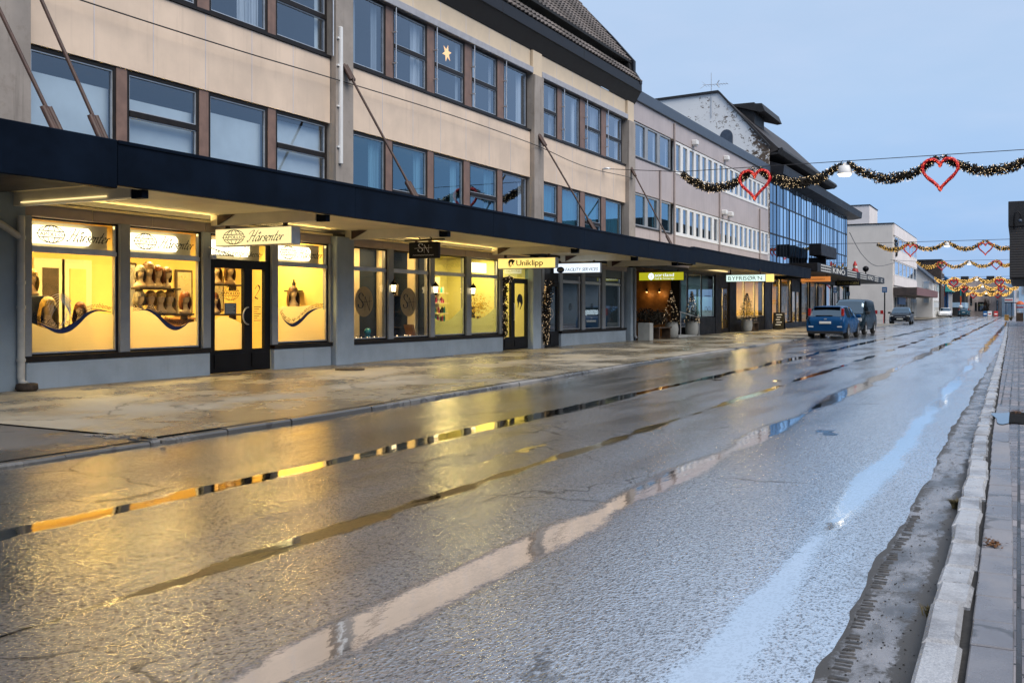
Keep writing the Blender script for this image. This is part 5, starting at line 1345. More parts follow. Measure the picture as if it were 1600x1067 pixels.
# lower flat eave over the glass front
m = MB(); m.prism([(-14.6,9.45),(-13.50,9.45),(-12.75,9.55),(-12.7,10.02),(-12.9,10.14),(-14.6,10.7)],1,61.36,95.2); ev = m.build('lower_eave', M['eave'], Cd)
MB().box(-12.76,-12.69,61.4,95.25,10.03,10.10).build('gutter', M['slatedark'], ev)
cw = MB(); y0,y1,z0,z1 = 61.36,92.2,4.0,9.46
n = 31
for i in range(n+1):
    y = y0+(y1-y0)*i/n; cw.box(-13.68,-13.555 if i%2==0 else -13.568,y-.05,y+.05,z0,z1)
for z in (4.05,5.98,7.88,9.42): cw.box(-13.66,-13.562,y0,y1,z-.05,z+.05)
cwo = cw.build('curtain_wall', M['black'], Cd)
g = MB()
for i in range(n):
    a = y0+(y1-y0)*i/n+.045; b = y0+(y1-y0)*(i+1)/n-.045
    for zz0,zz1 in ((4.1,5.93),(6.03,7.83),(7.93,9.37)):
        g.mat(1 if rw.random() < .3 or i < 3 else 0); j = rw.uniform(-.006,.006); g.quad((-13.58+j,a,zz0),(-13.58-j,b,zz0),(-13.58-j,b,zz1),(-13.58+j,a,zz1))
g.build('glazing', [M['glasscurtain'],M['glasscurtain2']], cwo)
m = MB()
for i in range(0,n,2):
    a = y0+(y1-y0)*(i+.35)/n; m.box(-13.95,-13.9,a,a+.5,4.1,9.4)
m.build('blind', M['curtain'], cwo)
# ground floor windows of the cinema
m = MB(); m.box(-13.9,-13.5,61.55,93,.05,.45); m.box(-13.9,-13.5,61.55,93,3.3,3.6)
for y in (61.6,64.3,67.65,70.95,74.2,77.55,80.95,84.2,87.4,90.8,92.8): m.cbox(-13.8,-13.48,y-.09,y+.09,.45,3.3,.01)
m.build('shopfront', M['black'], Cd)
room(61.6,70.8,'roomyellow',2.,z1=3.3,parent=Cd); room(70.9,80.8,'roomyellow',2.,z1=3.3,parent=Cd); room(80.9,92.6,'roomgrey',2.,z1=3.3,parent=Cd)
room_light(63.2,-14.4,3.25,170,(1,.68,.22),2.5,.5); room_light(66.5,-14.4,3.25,150,(1,.7,.30),2.5,.5); room_light(75,-14.4,3.25,170,(1,.75,.42),6.,.5); room_light(86,-14.4,3.25,150,(.7,.88,1.),8.,.5)
for a,b in ((61.7,64.2),(64.4,67.55),(71.05,74.1),(74.3,77.45),(77.65,80.85),(81.05,84.1),(84.3,87.3),(87.5,90.7)): shop_window(a,b,.5,3.28,None,'glassshop' if a < 80 else 'glassdusk',parent=Cd)
DC = door(67.8,70.85,3.28,[(68.0,69.2),(69.5,70.6)],z0=.1,zb=.4,zt=2.5,gl='glassdusk',parent=Cd)
posters = [o for o in Cd.children if o.name.startswith('shop_window')]
for w,(a,b) in zip(posters[1:5],((64.6,67.3),(71.2,73.9),(74.5,77.2),(77.8,80.6))):
    mm = NT('poster_print'); f_ = mm.noise(2.4,5,.75,mm.vec((1,1.4,1.1),(a,0,0))); c_ = mm.mix(mm.ramp(f_,.35,.5),(.10,.05,.03),(.60,.42,.22)); c_ = mm.mix(mm.ramp(f_,.52,.62),c_,(.62,.62,.60)); mm.set(color=c_,rough=.5)
    MB().cbox(-13.78,-13.75,a,b,1.05,3.0,.004).build('window_poster', mm.m, w)
    MB().cbox(-13.77,-13.74,a,b,.60,.98,.004).build('window_banner', M['beige'], w)
# marquee with film-strip lettering
m = MB(); m.cbox(-13.5,-10.68,61.05,94.2,3.60,4.09,.015); mq = m.build('marquee', M['black'], Cd)
m = MB(); m.box(-13.45,-10.72,61.1,94.1,3.56,3.598); m.build('marquee_soffit', M['soffitdark'], mq)
d = Decal((-10.672,0,3.60),SH,UP,.004)
def frame_block(y,w,h=.40):
    for z in (.045,.21,.385): d.rect(y,z,y+w,z+.05)
    k = 5
    for i in range(k+1): d.rect(y+w*i/k-.03,.045,y+w*i/k+.03,.435)
frame_block(62.2,3.6); d.text('KINO',66.5,.06,.37,5.2,0,.08); frame_block(72.6,4.4)
frame_block(79.,3.4); d.text('KINO',83.2,.08,.33,3.4,0,.08); frame_block(87.4,2.4)
d.build('marquee_lettering', M['whitevinyl'], mq)
d = Decal((-10.672,0,3.60),SH,UP,.004)
for z in (.10,.27): d.rect(91.4,z,92.7,z+.06)
d.build('marquee_stripes', M['whitevinyl'], mq)
q = thing('flood_lamp','small black flood lamp on top of the film strip marquee','lamp',(-11.2,86,4.09))
MB().tube([(-11.2,86,4.09),(-11.2,86,4.5)],.05,6).build('stand', M['black'], q); MB().ball((-11.2,86,4.62),.25,8,6).build('lamp_head', M['black'], q)
m = MB(); m.cbox(-12.9,-12.1,70.6,77.2,5.02,5.85,.03); q = thing('speaker_box','big black box mounted on the glass front above the marquee','box',(-12.5,74,4.1))
m.build('box_body', M['black'], q); MB().box(-13.5,-12.3,73.6,73.9,4.1,5.02).build('support', M['black'], q)
q = thing('ornament_figure','small red figure with a white beard standing on the far end of the marquee','figure',(-12.6,90,4.09))
MB().lathe([(.30,0),(.34,.35),(.2,.75),(.12,.8)],(-12.6,90,4.09),10).build('red_coat', M['redpaint'], q); m = MB().ball((-12.6,90,5.0),.17,8,6); m.build('head', M['skin'], q); MB().lathe([(.2,0),(.12,.2),(.02,.4)],(-12.6,90,5.08),8).build('cap', M['redpaint'], q); MB().ball((-12.52,89.92,4.88),.14,8,6).build('beard', M['white'], q)
o,f,d,d2 = hang_sign('hanging_sign','orange lit board with small dark lettering under the film strip marquee',-12.6,-10.72,66.0,3.08,3.44,.1,'orangesign','wood',3.58)
d.ribbon(smooth_path([(.25+.06*i,.16+.03*((i%2)*2-1)) for i in range(22)],2),.03)
d.build('sign_lettering', M['wood'], f)
o,f,d,d2 = hang_sign('hanging_sign','dark olive board with dim gold capitals at the far end of the marquee',-12.2,-10.4,77.0,3.06,3.44,.1,'black','black',3.58)
d.text('SKORINGEN',.14,.10,.19,1.55,0,.03); d.build('sign_lettering', plain('dull_gold',(.22,.19,.07),.5,.1), f)
# rooftop aerial
q = thing('antenna','tall thin television aerial above the peeling gable','antenna',(-17.1,61.5,14.6))
MB().tube([(-17.1,61.0,13.3),(-17.1,61.0,16.05)],[.035,.02],6).build('mast', M['alu'], q)
m = MB(); m.tube([(-17.65,61.0,15.35),(-16.05,61.0,15.28)],.016,5)
for i in range(9): m.tube([(-16.1-.17*i,60.7,15.28),(-16.1-.17*i,61.3,15.28)],.010,4)
for s in (-1,1): m.tube([(-17.45,61.0,15.35),(-17.75,61.0+.2*s,15.35+.25*s)],.012,4); m.tube([(-16.75,61,15.32),(-16.6,61,15.32+.22*s)],.03,4)
m.build('elements', M['alu'], q)
# ------------------------------------------------------------------ buildings farther down the street
D = thing('cream_building','pale cream three storey building with a blank end wall and a brown canopy','building',(-13.55,143,.1))
m = MB(); m.cbox(-24,-13.55,128,158.2,.0,11.62,.02); m.build('wall', M['creamwall'], D)
m = MB(); m.box(-24.1,-13.45,127.9,158.3,11.62,11.74); m.build('roof_edge', M['slatedark'], D)
m = MB(); m.cbox(-19.6,-16.27,128.3,136,11.74,14.0,.02); tw = m.build('roof_tower', M['creamwall2'], D); MB().box(-19.7,-16.2,128.2,136.1,14.0,14.1).build('tower_coping', M['slatedark'], tw)
m = MB(); m.box(-13.55,-13.40,128.3,158.2,10.25,11.6); m.box(-13.55,-13.40,128.3,158.2,7.25,8.6); m.box(-13.55,-13.40,128.3,158.2,4.2,5.4); m.build('facade_band', M['creamwall2'], D)
for z0,z1,nn in ((8.65,10.2,6),(5.45,7.2,6)):
    for i in range(nn):
        a = 129+29*i/nn; window(D,a,a+29/nn-.3,z0,z1,None,'glassup',None,None,'white',-13.46,False,.10)
m = MB(); m.cbox(-13.52,-10.9,128.1,162.3,2.98,3.92,.02); cnp = m.build('canopy', M['darkboards'], D); MB().box(-10.9,-10.84,128.15,162.3,3.0,3.94).build('canopy_fascia', M['redbrown'], cnp)
m = MB(); m.box(-13.54,-13.40,130,158,.3,2.8); m.build('shopfront', M['glassdusk'], D)
m = MB(); m.box(-13.40,-13.2,131,139.5,1.9,2.75); m.build('blue_fascia', M['bluepaint'], D)
m = MB()
for i in range(8): m.box(-13.36,-13.3,130+3.4*i,130.25+3.4*i,.2,2.9)
m.build('shopfront_post', M['white'], D)
q = thing('wall_emblem','dark ornate iron emblem on the corner of the cream building','emblem',(-13.4,129.5,8.6))
m = MB()
for i in range(5):
    z = 7.9+.42*i; m.tube([(-13.42+.28*math.cos(R(a))*(1 if i%2 else .7),129.5+.5*math.sin(R(a)),z+.2*math.sin(R(2*a))) for a in range(0,361,30)],.07,5)
m.tube([(-13.42,129.5,7.7),(-13.42,129.5,9.9)],.06,5); m.build('ironwork', M['black'], q)
# white boarded house
E_ = thing('white_house','white boarded house with a steep pitched gable beyond the brown canopy','house',(-13.5,172,.1))
m = MB(); m.prism([(-20,0),(-11.6,0),(-11.6,5.6),(-16.0,9.4),(-20,6.4)],1,163,176); m.build('wall', M['siding'], E_)
m = MB(); m.prism([(-11.3,5.35),(-11.3,5.65),(-16.0,9.75),(-20.4,6.5),(-20.4,6.2),(-16.0,9.4)],1,162.6,176.4); m.build('roof', M['slate'], E_)
for x,z in ((-12.5,4.4),(-12.5,2.2),(-14.6,7.2),(-14.6,4.4)):
    f = MB().box(x-.45,x+.45,162.9,163.0,z,z+1.2).build('window', M['white'], E_); MB().box(x-.35,x+.35,162.86,162.905,z+.1,z+1.1).build('pane', M['glassup'], f)
for y in (165,168,171,174):
    f = MB().box(-11.6,-11.5,y-.5,y+.5,3.9,5.2).build('window', M['white'], E_); MB().box(-11.505,-11.46,y-.4,y+.4,4.0,5.1).build('pane', M['glassup'], f)
m = MB(); m.box(-11.62,-11.52,164,175.5,.3,2.6); m.build('shop_window', M['glassshop'], E_)
# dark tall block behind it
q = thing('dark_block','dark brown flat roofed block behind the white house','building',(-16,182,.1))
MB().cbox(-22,-11.4,178,186,0,9.3,.02).build('wall', M['darkboards'], q); MB().box(-22.2,-11.3,177.8,186.2,9.3,9.5).build('roof_edge', M['slatedark'], q)
for z in (5.2,7.2): 
    f = MB().box(-11.4,-11.3,180,184,z,z+1.2).build('window', M['white'], q); MB().box(-11.31,-11.27,180.1,183.9,z+.1,z+1.1).build('pane', M['glassup'], f)
# colourful shop
q = thing('colourful_shop','narrow shop front in blue, red and teal with a teal awning','building',(-11.5,192,.1))
MB().cbox(-18,-10.9,187,198,0,6.4,.02).build('wall', M['bluepaint'], q)
MB().prism([(-18.2,6.4),(-10.7,6.4),(-13.6,8.6)],1,186.8,198.2).build('roof', M['bluepaint'], q)
MB().box(-11.95,-11.35,186.9,187.0,3.5,5.4).build('red_panel', M['redpaint'], q)
MB().prism([(186.4,4.3),(187,5.4),(197,5.4),(196.4,4.3)],0,-11.3,-10.3).build('awning', M['teal'], q)
m = MB(); m.box(-11.25,-10.95,186.9,187,.8,4.1); m.box(-10.9,-10.82,187.4,197.6,.7,3.9); m.build('shop_window', M['glassdusk'], q)
m = MB()
for i in range(6): m.box(-10.84,-10.76,187.5+2*i,187.65+2*i,.6,4.0)
m.build('window_post', M['white'], q)
# dark low building on the corner
q = thing('dark_corner_shop','low black shop with a bright blue lower band at the street end','building',(-10,204,.1))
MB().cbox(-16,-8.8,199,212,0,5.4,.02).build('wall', M['slatedark'], q); MB().box(-10.9,-8.75,198.9,199,1.6,2.5).build('blue_band', M['skyblue'], q); MB().box(-8.8,-8.7,199.2,211.8,1.5,2.5).build('blue_band', M['skyblue'], q)
# stone building closing the street
H_ = thing('stone_building','wide tan stone building with slit windows closing the far end of the street','building',(-8,222,0))
MB().cbox(-22,-2.9,216,232,-.02,7.0,.02).build('wall', M['stone'], H_); MB().box(-22.2,-2.7,215.8,232.2,7.0,7.25).build('roof_edge', M['slatedark'], H_)
for x in (-9.6,-5.0): MB().cbox(x-.7,x+.7,217,219,7.25,7.8,.05).build('roof_vent', M['slatedark'], H_)
for x0,x1,z0,z1 in ((-8.55,-8.2,2.0,3.8),(-7.7,-7.35,.9,2.6),(-7.15,-5.6,.9,2.7),(-6.0,-4.2,3.9,4.9),(-3.9,-3.6,1.0,3.0)):
    f = MB().box(x0,x1,215.93,216.0,z0,z1).build('window', M['black'], H_); MB().box(x0+.08,x1-.08,215.9,215.935,z0+.08,z1-.08).build('pane', M['glassdusk'], f)
tr = thing('climber','bare brown climbing shrub on the tan stone wall','climbing plant',(-5.6,215.7,0))
m = MB()
for k in range(26):
    p = Vector((-5.7+rb.gauss(0,.12),215.75,0)); pts = [p.copy()]
    for i in range(8): p = p+Vector((rb.gauss(0,.16),rb.gauss(0,.03),rb.uniform(.25,.55))); pts.append(p.copy())
    m.tube(pts,[.045*(1-i/9)+.01 for i in range(9)],4)
m.build('branches', M['bark'], tr)
# pale blue houses on the right
for x0,x1,y0,h,mat,lb in ((-2.8,-.8,206,6.7,'skyblue','narrow pale blue boarded house right of the tan stone building'),(-.7,5,196,6.9,'creamwall2','white house front at the right end of the street'),(.0,6,150,5.6,'skyblue','pale blue house half hidden under the dark overhanging block')):
    q = thing('boarded_house',lb,'house',((x0+x1)/2,y0,0))
    MB().cbox(x0,x1,y0,y0+10,-.02,h,.02).build('wall', M[mat], q); MB().box(x0-.1,x1+.1,y0-.1,y0+10.1,h,h+.2).build('roof_edge', M['slate'], q)
    xx = x0+.35
    while xx < min(x1-.5, 2.0):
        for z in (.9,3.3):
            f = MB().box(xx,xx+.6,y0-.06,y0,z,z+1.35).build('window', M['white'], q); MB().box(xx+.07,xx+.53,y0-.09,y0-.055,z+.07,z+1.28).build('pane', M['glassup'], f)
        xx += 1.15
# the row across the street, mirrored in the shop glass
O_ = thing('opposite_building','grey two storey row across the street, mirrored in the shop glass','building',(9,30,.1))
MB().cbox(9,20,-14,72,.0,7.6,.03).build('wall', plain('opposite_render',(.66,.65,.63),.8,.12,.5), O_); MB().box(8.8,20.2,-14.2,72.2,7.6,7.9).build('roof_edge', M['slatedark'], O_)
for i in range(17):
    for z in (.7,4.4):
        y = -12+4.9*i; f = MB().box(8.94,9.0,y,y+3.4,z,z+2.0).build('window', M['white'], O_); MB().box(8.91,8.945,y+.1,y+3.3,z+.1,z+1.9).build('pane', M['glassdusk'], f)
MB().box(6.9,9.0,-14,72,3.3,3.65).build('canopy', M['slatedark'], O_)
# overhanging dark block on the right
J = thing('overhang_building','dark slatted upper storeys overhanging the right pavement on slim posts','building',(4,84,.1))
MB().cbox(-.58,16,78,104,3.5,7.1,.03).build('cladding', M['slatsdark'], J); MB().cbox(-.66,16.2,77.9,104.2,7.1,8.86,.03).build('parapet', M['slatedark'], J)
MB().box(-.5,15.9,78.1,103.9,3.42,3.5).build('soffit', M['soffitdark'], J)
for x,y in ((3.2,79),(3.2,90),(3.2,103)): MB().tube([(x,y,.08),(x,y,3.45)],.12,10).build('column', M['slatedark'], J)
MB().box(4.5,15.8,78.5,103.5,.05,3.45).build('ground_wall', M['greywall'], J)
q = thing('bracket_lamp','black curled bracket lamp on the dark overhanging block','lamp',(-.3,77.8,7.6))
m = MB(); m.tube([(-.30,77.9,6.9),(-.30,77.6,7.6),(-.25,77.6,8.0),(-.05,77.6,8.1),(.12,77.6,7.9),(.1,77.6,7.6)],.05,6); m.build('bracket', M['black'], q); MB().ball((.08,77.6,7.45),.13,8,6).build('lamp_globe', M['slate'], q)

# ------------------------------------------------------------------ garlands, hearts and lamps over the street
NODES = [-10.67,-8.0,-5.08,-2.2,.72]
def heart_geo(m, c, s, th, n=64):
    """tinsel heart outline as a lumpy closed tube"""
    pts = []
    for i in range(n):
        t = 2*math.pi*i/n; x = 16*math.sin(t)**3; z = 13*math.cos(t)-5*math.cos(2*t)-2*math.cos(3*t)-math.cos(4*t)
        pts.append(Vector((c[0]+x*s/32, c[1], c[2]+(z+2.5)*s/30)))
    k = 8; V = []
    for i in range(n):
        t_ = (pts[(i+1)%n]-pts[i-1]).normalized(); nrm = Vector((t_.z,0,-t_.x))
        for j in range(k):
            a = 2*math.pi*j/k; r = th*(1+rb.uniform(-.16,.16)); V.append(pts[i]+nrm*math.cos(a)*r+Vector((0,1,0))*math.sin(a)*r)
    m.add(V,[(i*k+j,i*k+(j+1)%k,((i+1)%n)*k+(j+1)%k,((i+1)%n)*k+j) for i in range(n) for j in range(k)],True)
    return pts
order = ['nearest','second','third','fourth','fifth','sixth']
def street_garland(idx, Y, zw, hz, ends, nleaf, nb, rl, thick, sag, lw, mat, xs, lamp=True):
    o = thing('street_garland', ('long dark fir garland with sparse lights, nearest of those strung over the street','gold lit garland strung over the street below the cream building roof','gold lit garland strung in front of the dark brown block','gold garland at the top of the far tangle over the street','gold garland in the middle of the far tangle over the street','lowest gold garland of the far tangle over the street')[idx], 'garland', (xs[0],Y,zw), 0, 'light garlands strung across the street')
    g = MB(); lights = []
    for a,b in zip(xs, xs[1:]):
        pts = []; L = 10
        for i in range(L+1):
            t = i/L; x = a+(b-a)*(.035+.93*t); pts.append((x,Y,zw-.06-sag*4*t*(1-t)*(1+.12*math.sin(7*a))-.02*math.sin(i*2.)))
        rf = lambda t: thick*(.55+.45*math.sin(math.pi*t)**.7)
        leafy(g,pts,rf,nleaf,rb,lw); lights += around(pts,lambda t: rf(t)*1.02,nb,rb)
    g.build('greenery', M[mat], o)
    fairy('',lights,rl,'').build('fairy_lights', M['bulbsoft' if idx == 0 else 'bulbgold'], o)['kind'] = 'stuff'
    w = MB(); P = [(ends[0][0],Y,ends[0][1])]+[(x,Y,zw+.02) for x in xs]+[(ends[1][0],Y,ends[1][1])]
    w.tube(P,.012 if idx == 0 else .02,4); w.build('support_wire', M['wire'], o)
    for k,(x,side) in enumerate(((xs[1],'left'),(xs[3],'right'))):
        h = thing('heart_decoration', ('red tinsel heart, '+('nearer the shops' if side == 'left' else 'over the right lane')+', on the '+('nearest dark garland','gold garland below the cream roof','gold garland before the brown block','top garland of the tangle','middle garland of the tangle','lowest garland of the tangle')[idx]), 'heart ornament', (x,Y-.12,hz), 0, 'red hearts hung from the street garlands')
        m = MB(); pts = heart_geo(m,(x,Y-.12,hz),1.02,.052 if idx < 3 else .10); m.build('tinsel_outline', M['heart'], h)
        m = MB(); m.tube([(x,Y-.12,hz+.28),(x,Y-.12,zw-.02)],.008,4); m.build('hanging_wire', M['wire'], h)
        if idx < 2:
            fairy('',[p+Vector((rb.uniform(-.04,.04),-.052,rb.uniform(-.04,.04))) for p in pts for _ in range(2)],.010,'').build('fairy_lights', emit('red_sparkle',(1.,.16,.08),1.6) if idx == 0 else bpy.data.materials['red_sparkle'], h)
    if lamp:
        x = xs[2]; l = thing('hanging_street_lamp', ('white cylinder street lamp hung from the middle of the nearest dark garland','hanging street lamp under the gold garland below the cream building roof','hanging street lamp under the gold garland before the dark brown block','hanging street lamp at the top of the far tangle','hanging street lamp in the middle of the far tangle','hanging street lamp at the bottom of the far tangle')[idx], 'street lamp', (x,Y,zw-.45), 0, 'street lamps hung over the lane')
        MB().lathe([(.05,.42),(.07,.34),(.20,.31),(.235,.08),(.235,.05)],(x,Y,zw-.45),18).build('lamp_housing', M['white'], l)
        MB().lathe([(.225,.05),(.18,-.02),(.0001,-.05)],(x,Y,zw-.45),18).build('lamp_lens', M['lampwhite'], l)
        pl = bpy.data.lights.new('street_lamp_light','SPOT'); pl.energy = 260 if idx < 2 else 160; pl.color = (1,.88,.66); pl.spot_size = R(140); pl.spot_blend = .7; pl.shadow_soft_size = .18
        q = bpy.data.objects.new('street_lamp_light', pl); C.objects.link(q); q.location = (x,Y,zw-.54)
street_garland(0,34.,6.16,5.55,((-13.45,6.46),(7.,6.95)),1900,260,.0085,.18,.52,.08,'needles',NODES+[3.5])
street_garland(1,90.,6.95,6.22,((-14.2,7.0),(2.,7.1)),700,170,.026,.20,.60,.12,'needlesglow',[-10.9,-8.13,-5.3,-2.43,.4])
street_garland(2,125.,6.85,6.25,((-13.5,7.1),(2.,7.0)),500,170,.034,.22,.60,.14,'needlesglow',[-10.7,-7.93,-5.05,-2.25,-.4])
street_garland(3,152.,5.75,4.85,((-12.5,7.),(1.5,6.)),420,170,.052,.25,.60,.16,'needlesglow',[-10.6,-8.1,-5.2,-2.4,.5])
street_garland(4,180.,5.35,4.5,((-12.5,6.4),(1.5,5.8)),380,170,.060,.27,.70,.18,'needlesglow',[-10.6,-8.1,-5.3,-2.5,.4])
street_garland(5,205.,4.60,3.75,((-12.5,5.4),(1.5,5.4)),350,170,.066,.28,.60,.20,'needlesglow',[-10.2,-7.6,-5.4,-3.5,-1.2])
q = thing('wire_anchor','small insulator anchor on the beige facade holding the street wire','anchor',(-13.4,33.9,6.45))
MB().tube([(-13.55,33.9,6.45),(-13.35,33.9,6.46),(-13.3,34,6.46)],.04,6).build('hook', M['alu'], q)
# cable from the cinema to the cream building
tag(MB().tube(smooth_path([(-13.4,92.5,8.1),(-13.5,101,6.6),(-13.5,112,5.9),(-13.4,128.2,6.9)],8),.03,5).build('street_cable', M['wire'], None, (-13.4,92.5,8.1)),'sagging black cable between the glass front and the cream building','cable')

# ------------------------------------------------------------------ cars
def car(name, label, cat, loc, rz, P, paintm, group='cars parked along the street'):
    """P: length, width, height, stations of the body; the car points along its own +Y"""
    o = thing(name, label, cat, loc, rz, group); ORG[o.name] = None
    L,W,H = P['L'],P['W'],P['H']
    st = P['st']       # (y, half width factor, z sill, z belt, z roof, roof half width factor)
    sts = smooth_path(st, 4)
    rings = []
    for y,wf,zs,zb,zr,rf in sts:
        w = W/2*wf; top = max(zr, zb+.004); r = W/2*min(rf,wf)
        rings.append([(0,y,zs),(w*.80,y,zs),(w*.965,y,zs+.08),(w,y,zs+(zb-zs)*.45),(w*.985,y,zs+(zb-zs)*.80),(w*.93,y,zb),
                      (r*.5+w*.93*.5 if top-zb > .1 else r*.97,y,zb+(top-zb)*.5),(r,y,zb+(top-zb)*.90),(r*.86,y,top-.0),(r*.45,y,top+.018),(0,y,top+.026)])
    k = len(rings[0]); body = MB(); V = []
    for s in (1,-1):
        for rg in rings: V += [(p[0]*s,p[1],p[2]) for p in rg]
    nr = len(rings); glassf = {'windscreen': [], 'rear_window': [], 'side_window': [], 'side_window_b': []}
    F = []
    yA,yB,yC,yD = P['ws0'],P['ws1'],P['rw1'],P['rw0']     # windscreen foot/top, rear window top/foot
    for sd in (0,1):
        for i in range(nr-1):
            ym = (sts[i][0]+sts[i+1][0])/2
            for j in range(k-1):
                f = (sd*nr*k+i*k+j, sd*nr*k+i*k+j+1, sd*nr*k+(i+1)*k+j+1, sd*nr*k+(i+1)*k+j)
                if sd == 0: f = f[::-1]
                g = None
                if j >= 7 and yB < ym < yA: g = 'windscreen'
                elif j >= 7 and yD < ym < yC: g = 'rear_window'
                elif j in (5,6) and P['sw0'] < ym < P['sw1'] and not any(abs(ym-b) < .06 for b in P['pil']): g = 'side_window' if sd == 0 else 'side_window_b'
                if g: glassf[g].append(f)
                F.append(f)
    body.add(V, F, True)
    n0 = nr
    for sd in (0,1):
        a = [sd*nr*k+j for j in range(k)]; b = [sd*nr*k+(nr-1)*k+j for j in range(k)]
        body.add([V[q] for q in a],[tuple(range(k)) if sd else tuple(range(k))[::-1]]); body.add([V[q] for q in b],[tuple(range(k))[::-1] if sd else tuple(range(k))])
    bo = body.build('body', paintm, o)
    for g,fs in glassf.items():
        if not fs: continue
        m = MB()
        for f in fs:
            pts = [Vector(V[q]) for q in f]; c = sum(pts,Vector())/4; nv = (pts[2]-pts[0]).cross(pts[3]-pts[1])
            if nv.length < 1e-9: continue
            nv.normalize(); cc = Vector((0,c.y*.0+c.y,.8))
            if nv.dot(c-cc) < 0: nv = -nv
            m.add([q+nv*.008 for q in pts],[(0,1,2,3)],True)
        m.build(g.replace('_b',''), M['cargl'], o)
    wr = P['wr']
    for y in P['axles']:
        for s in (-1,1):
            x = s*(W/2-.10)
            m = MB(); m.lathe([(wr*.62,-.10),(wr*.93,-.105),(wr,-.07),(wr,.07),(wr*.93,.105),(wr*.62,.10)],(x,y,wr),24,axis=0); w = m.build('wheel', M['tyre'], o)
            m = MB(); xo = x+s*.085
            m.lathe([(wr*.62,-.02),(wr*.62,.015),(wr*.52,.01)] if s > 0 else [(wr*.62,.02),(wr*.62,-.015),(wr*.52,-.01)],(xo,y,wr),24,axis=0)
            for q in range(7):
                a = 2*math.pi*q/7; m.tube([(xo,y,wr),(xo,y+wr*.55*math.cos(a),wr+wr*.55*math.sin(a))],[.045,.03],5)
            m.lathe([(.07,-.03),(.07,.03)],(xo,y,wr),10,axis=0); m.build('rim', M['rim'], w)
            m = MB(); m.add([(s*(W/2+.004), y+wr*1.16*math.cos(R(a)), wr+wr*1.16*math.sin(R(a))) for a in range(-10,191,10)],[tuple(range(21))]); m.build('wheel_arch', M['trimblack'], o)
    for s in (-1,1):
        m = MB(); ym = P['ws0']-.28; m.cbox(s*W/2*.93 if s > 0 else s*(W/2+.17), s*(W/2+.17) if s > 0 else s*W/2*.93, ym-.09,ym+.05,P['zbelt'],P['zbelt']+.16,.03); m.build('mirror', M['trimblack'] if P.get('dm') else paintm, o)
    for nm,mt,boxes in P['bits']:
        for bx in boxes: MB().cbox(*bx,.012).build(nm, M[mt], o)
    return o
M['cargl'] = M['carglass']
hatch = dict(L=4.3,W=1.78,H=1.48,wr=.315,axles=(-1.30,1.32),zbelt=.93,ws0=1.30,ws1=.50,rw1=-1.62,rw0=-2.02,sw0=-1.35,sw1=.92,pil=(-.25,.55,-1.05),
  st=[(-2.14,.86,.34,.62,.62,.8),(-2.12,.95,.26,.80,.82,.86),(-2.02,.975,.22,.93,.98,.84),(-1.90,.985,.20,.95,1.12,.82),(-1.62,1.,.20,.96,1.40,.74),(-1.2,1.,.20,.95,1.455,.73),(-.4,1.,.20,.94,1.475,.73),(.45,1.,.20,.93,1.44,.73),(.9,1.,.20,.92,1.22,.77),(1.3,1.,.20,.93,.97,.82),(1.75,.97,.21,.84,.86,.82),(2.05,.90,.24,.70,.72,.8),(2.15,.78,.32,.56,.56,.7)],
  bits=[('tail_light','taillight',[(.68,.79,-2.0,-1.80,1.02,1.36),(-.79,-.68,-2.0,-1.80,1.02,1.36)]),('number_plate','plate',[(-.26,.26,-2.165,-2.14,.66,.77)]),('rear_bumper','trimblack',[(-.78,.78,-2.15,-2.05,.22,.34)]),('spoiler','carblue',[(-.60,.60,-1.80,-1.52,1.415,1.45)]),('reflector','headlight',[(.52,.74,-2.155,-2.1,.50,.56),(-.74,-.52,-2.155,-2.1,.50,.56)]),('wiper','trimblack',[(-.45,.30,-2.04,-2.0,1.03,1.055)]),('emblem','rim',[(-.06,.06,-2.13,-2.1,.86,.90)])])
car('hatchback_car','bright blue hatchback parked at the kerb with its rear to the street','car',(-7.80,48.97,0),R(-1.5),hatch,M['carblue'])
van = dict(L=4.4,W=1.80,H=1.85,wr=.32,axles=(-1.35,1.32),zbelt=1.06,ws0=1.42,ws1=.72,rw1=-2.1,rw0=-2.3,sw0=.0,sw1=1.15,pil=(.05,),dm=1,
  st=[(-2.2,.92,.30,.9,1.2,.8),(-2.15,.99,.24,1.06,1.74,.80),(-1.6,1.,.22,1.06,1.82,.80),(-.4,1.,.22,1.06,1.85,.80),(.65,1.,.22,1.06,1.80,.79),(1.05,1.,.22,1.06,1.48,.80),(1.45,1.,.22,1.05,1.10,.84),(1.85,.98,.23,.93,.96,.82),(2.1,.92,.26,.76,.78,.8),(2.2,.82,.34,.58,.58,.7)],
  bits=[('headlight','headlight',[(.52,.80,1.98,2.13,.70,.86),(-.80,-.52,1.98,2.13,.70,.86)]),('grille','trimblack',[(-.5,.5,2.12,2.21,.44,.60)]),('number_plate','plate',[(-.26,.26,2.215,2.235,.42,.53)]),('front_bumper','trimblack',[(-.72,.72,2.1,2.2,.24,.36)]),('wiper','trimblack',[(-.5,.5,1.40,1.44,1.09,1.12)])])
car('small_van','dark blue van facing the street behind the blue hatchback','van',(-8.0,56.4,0),R(180-2),van,M['carnavy'])
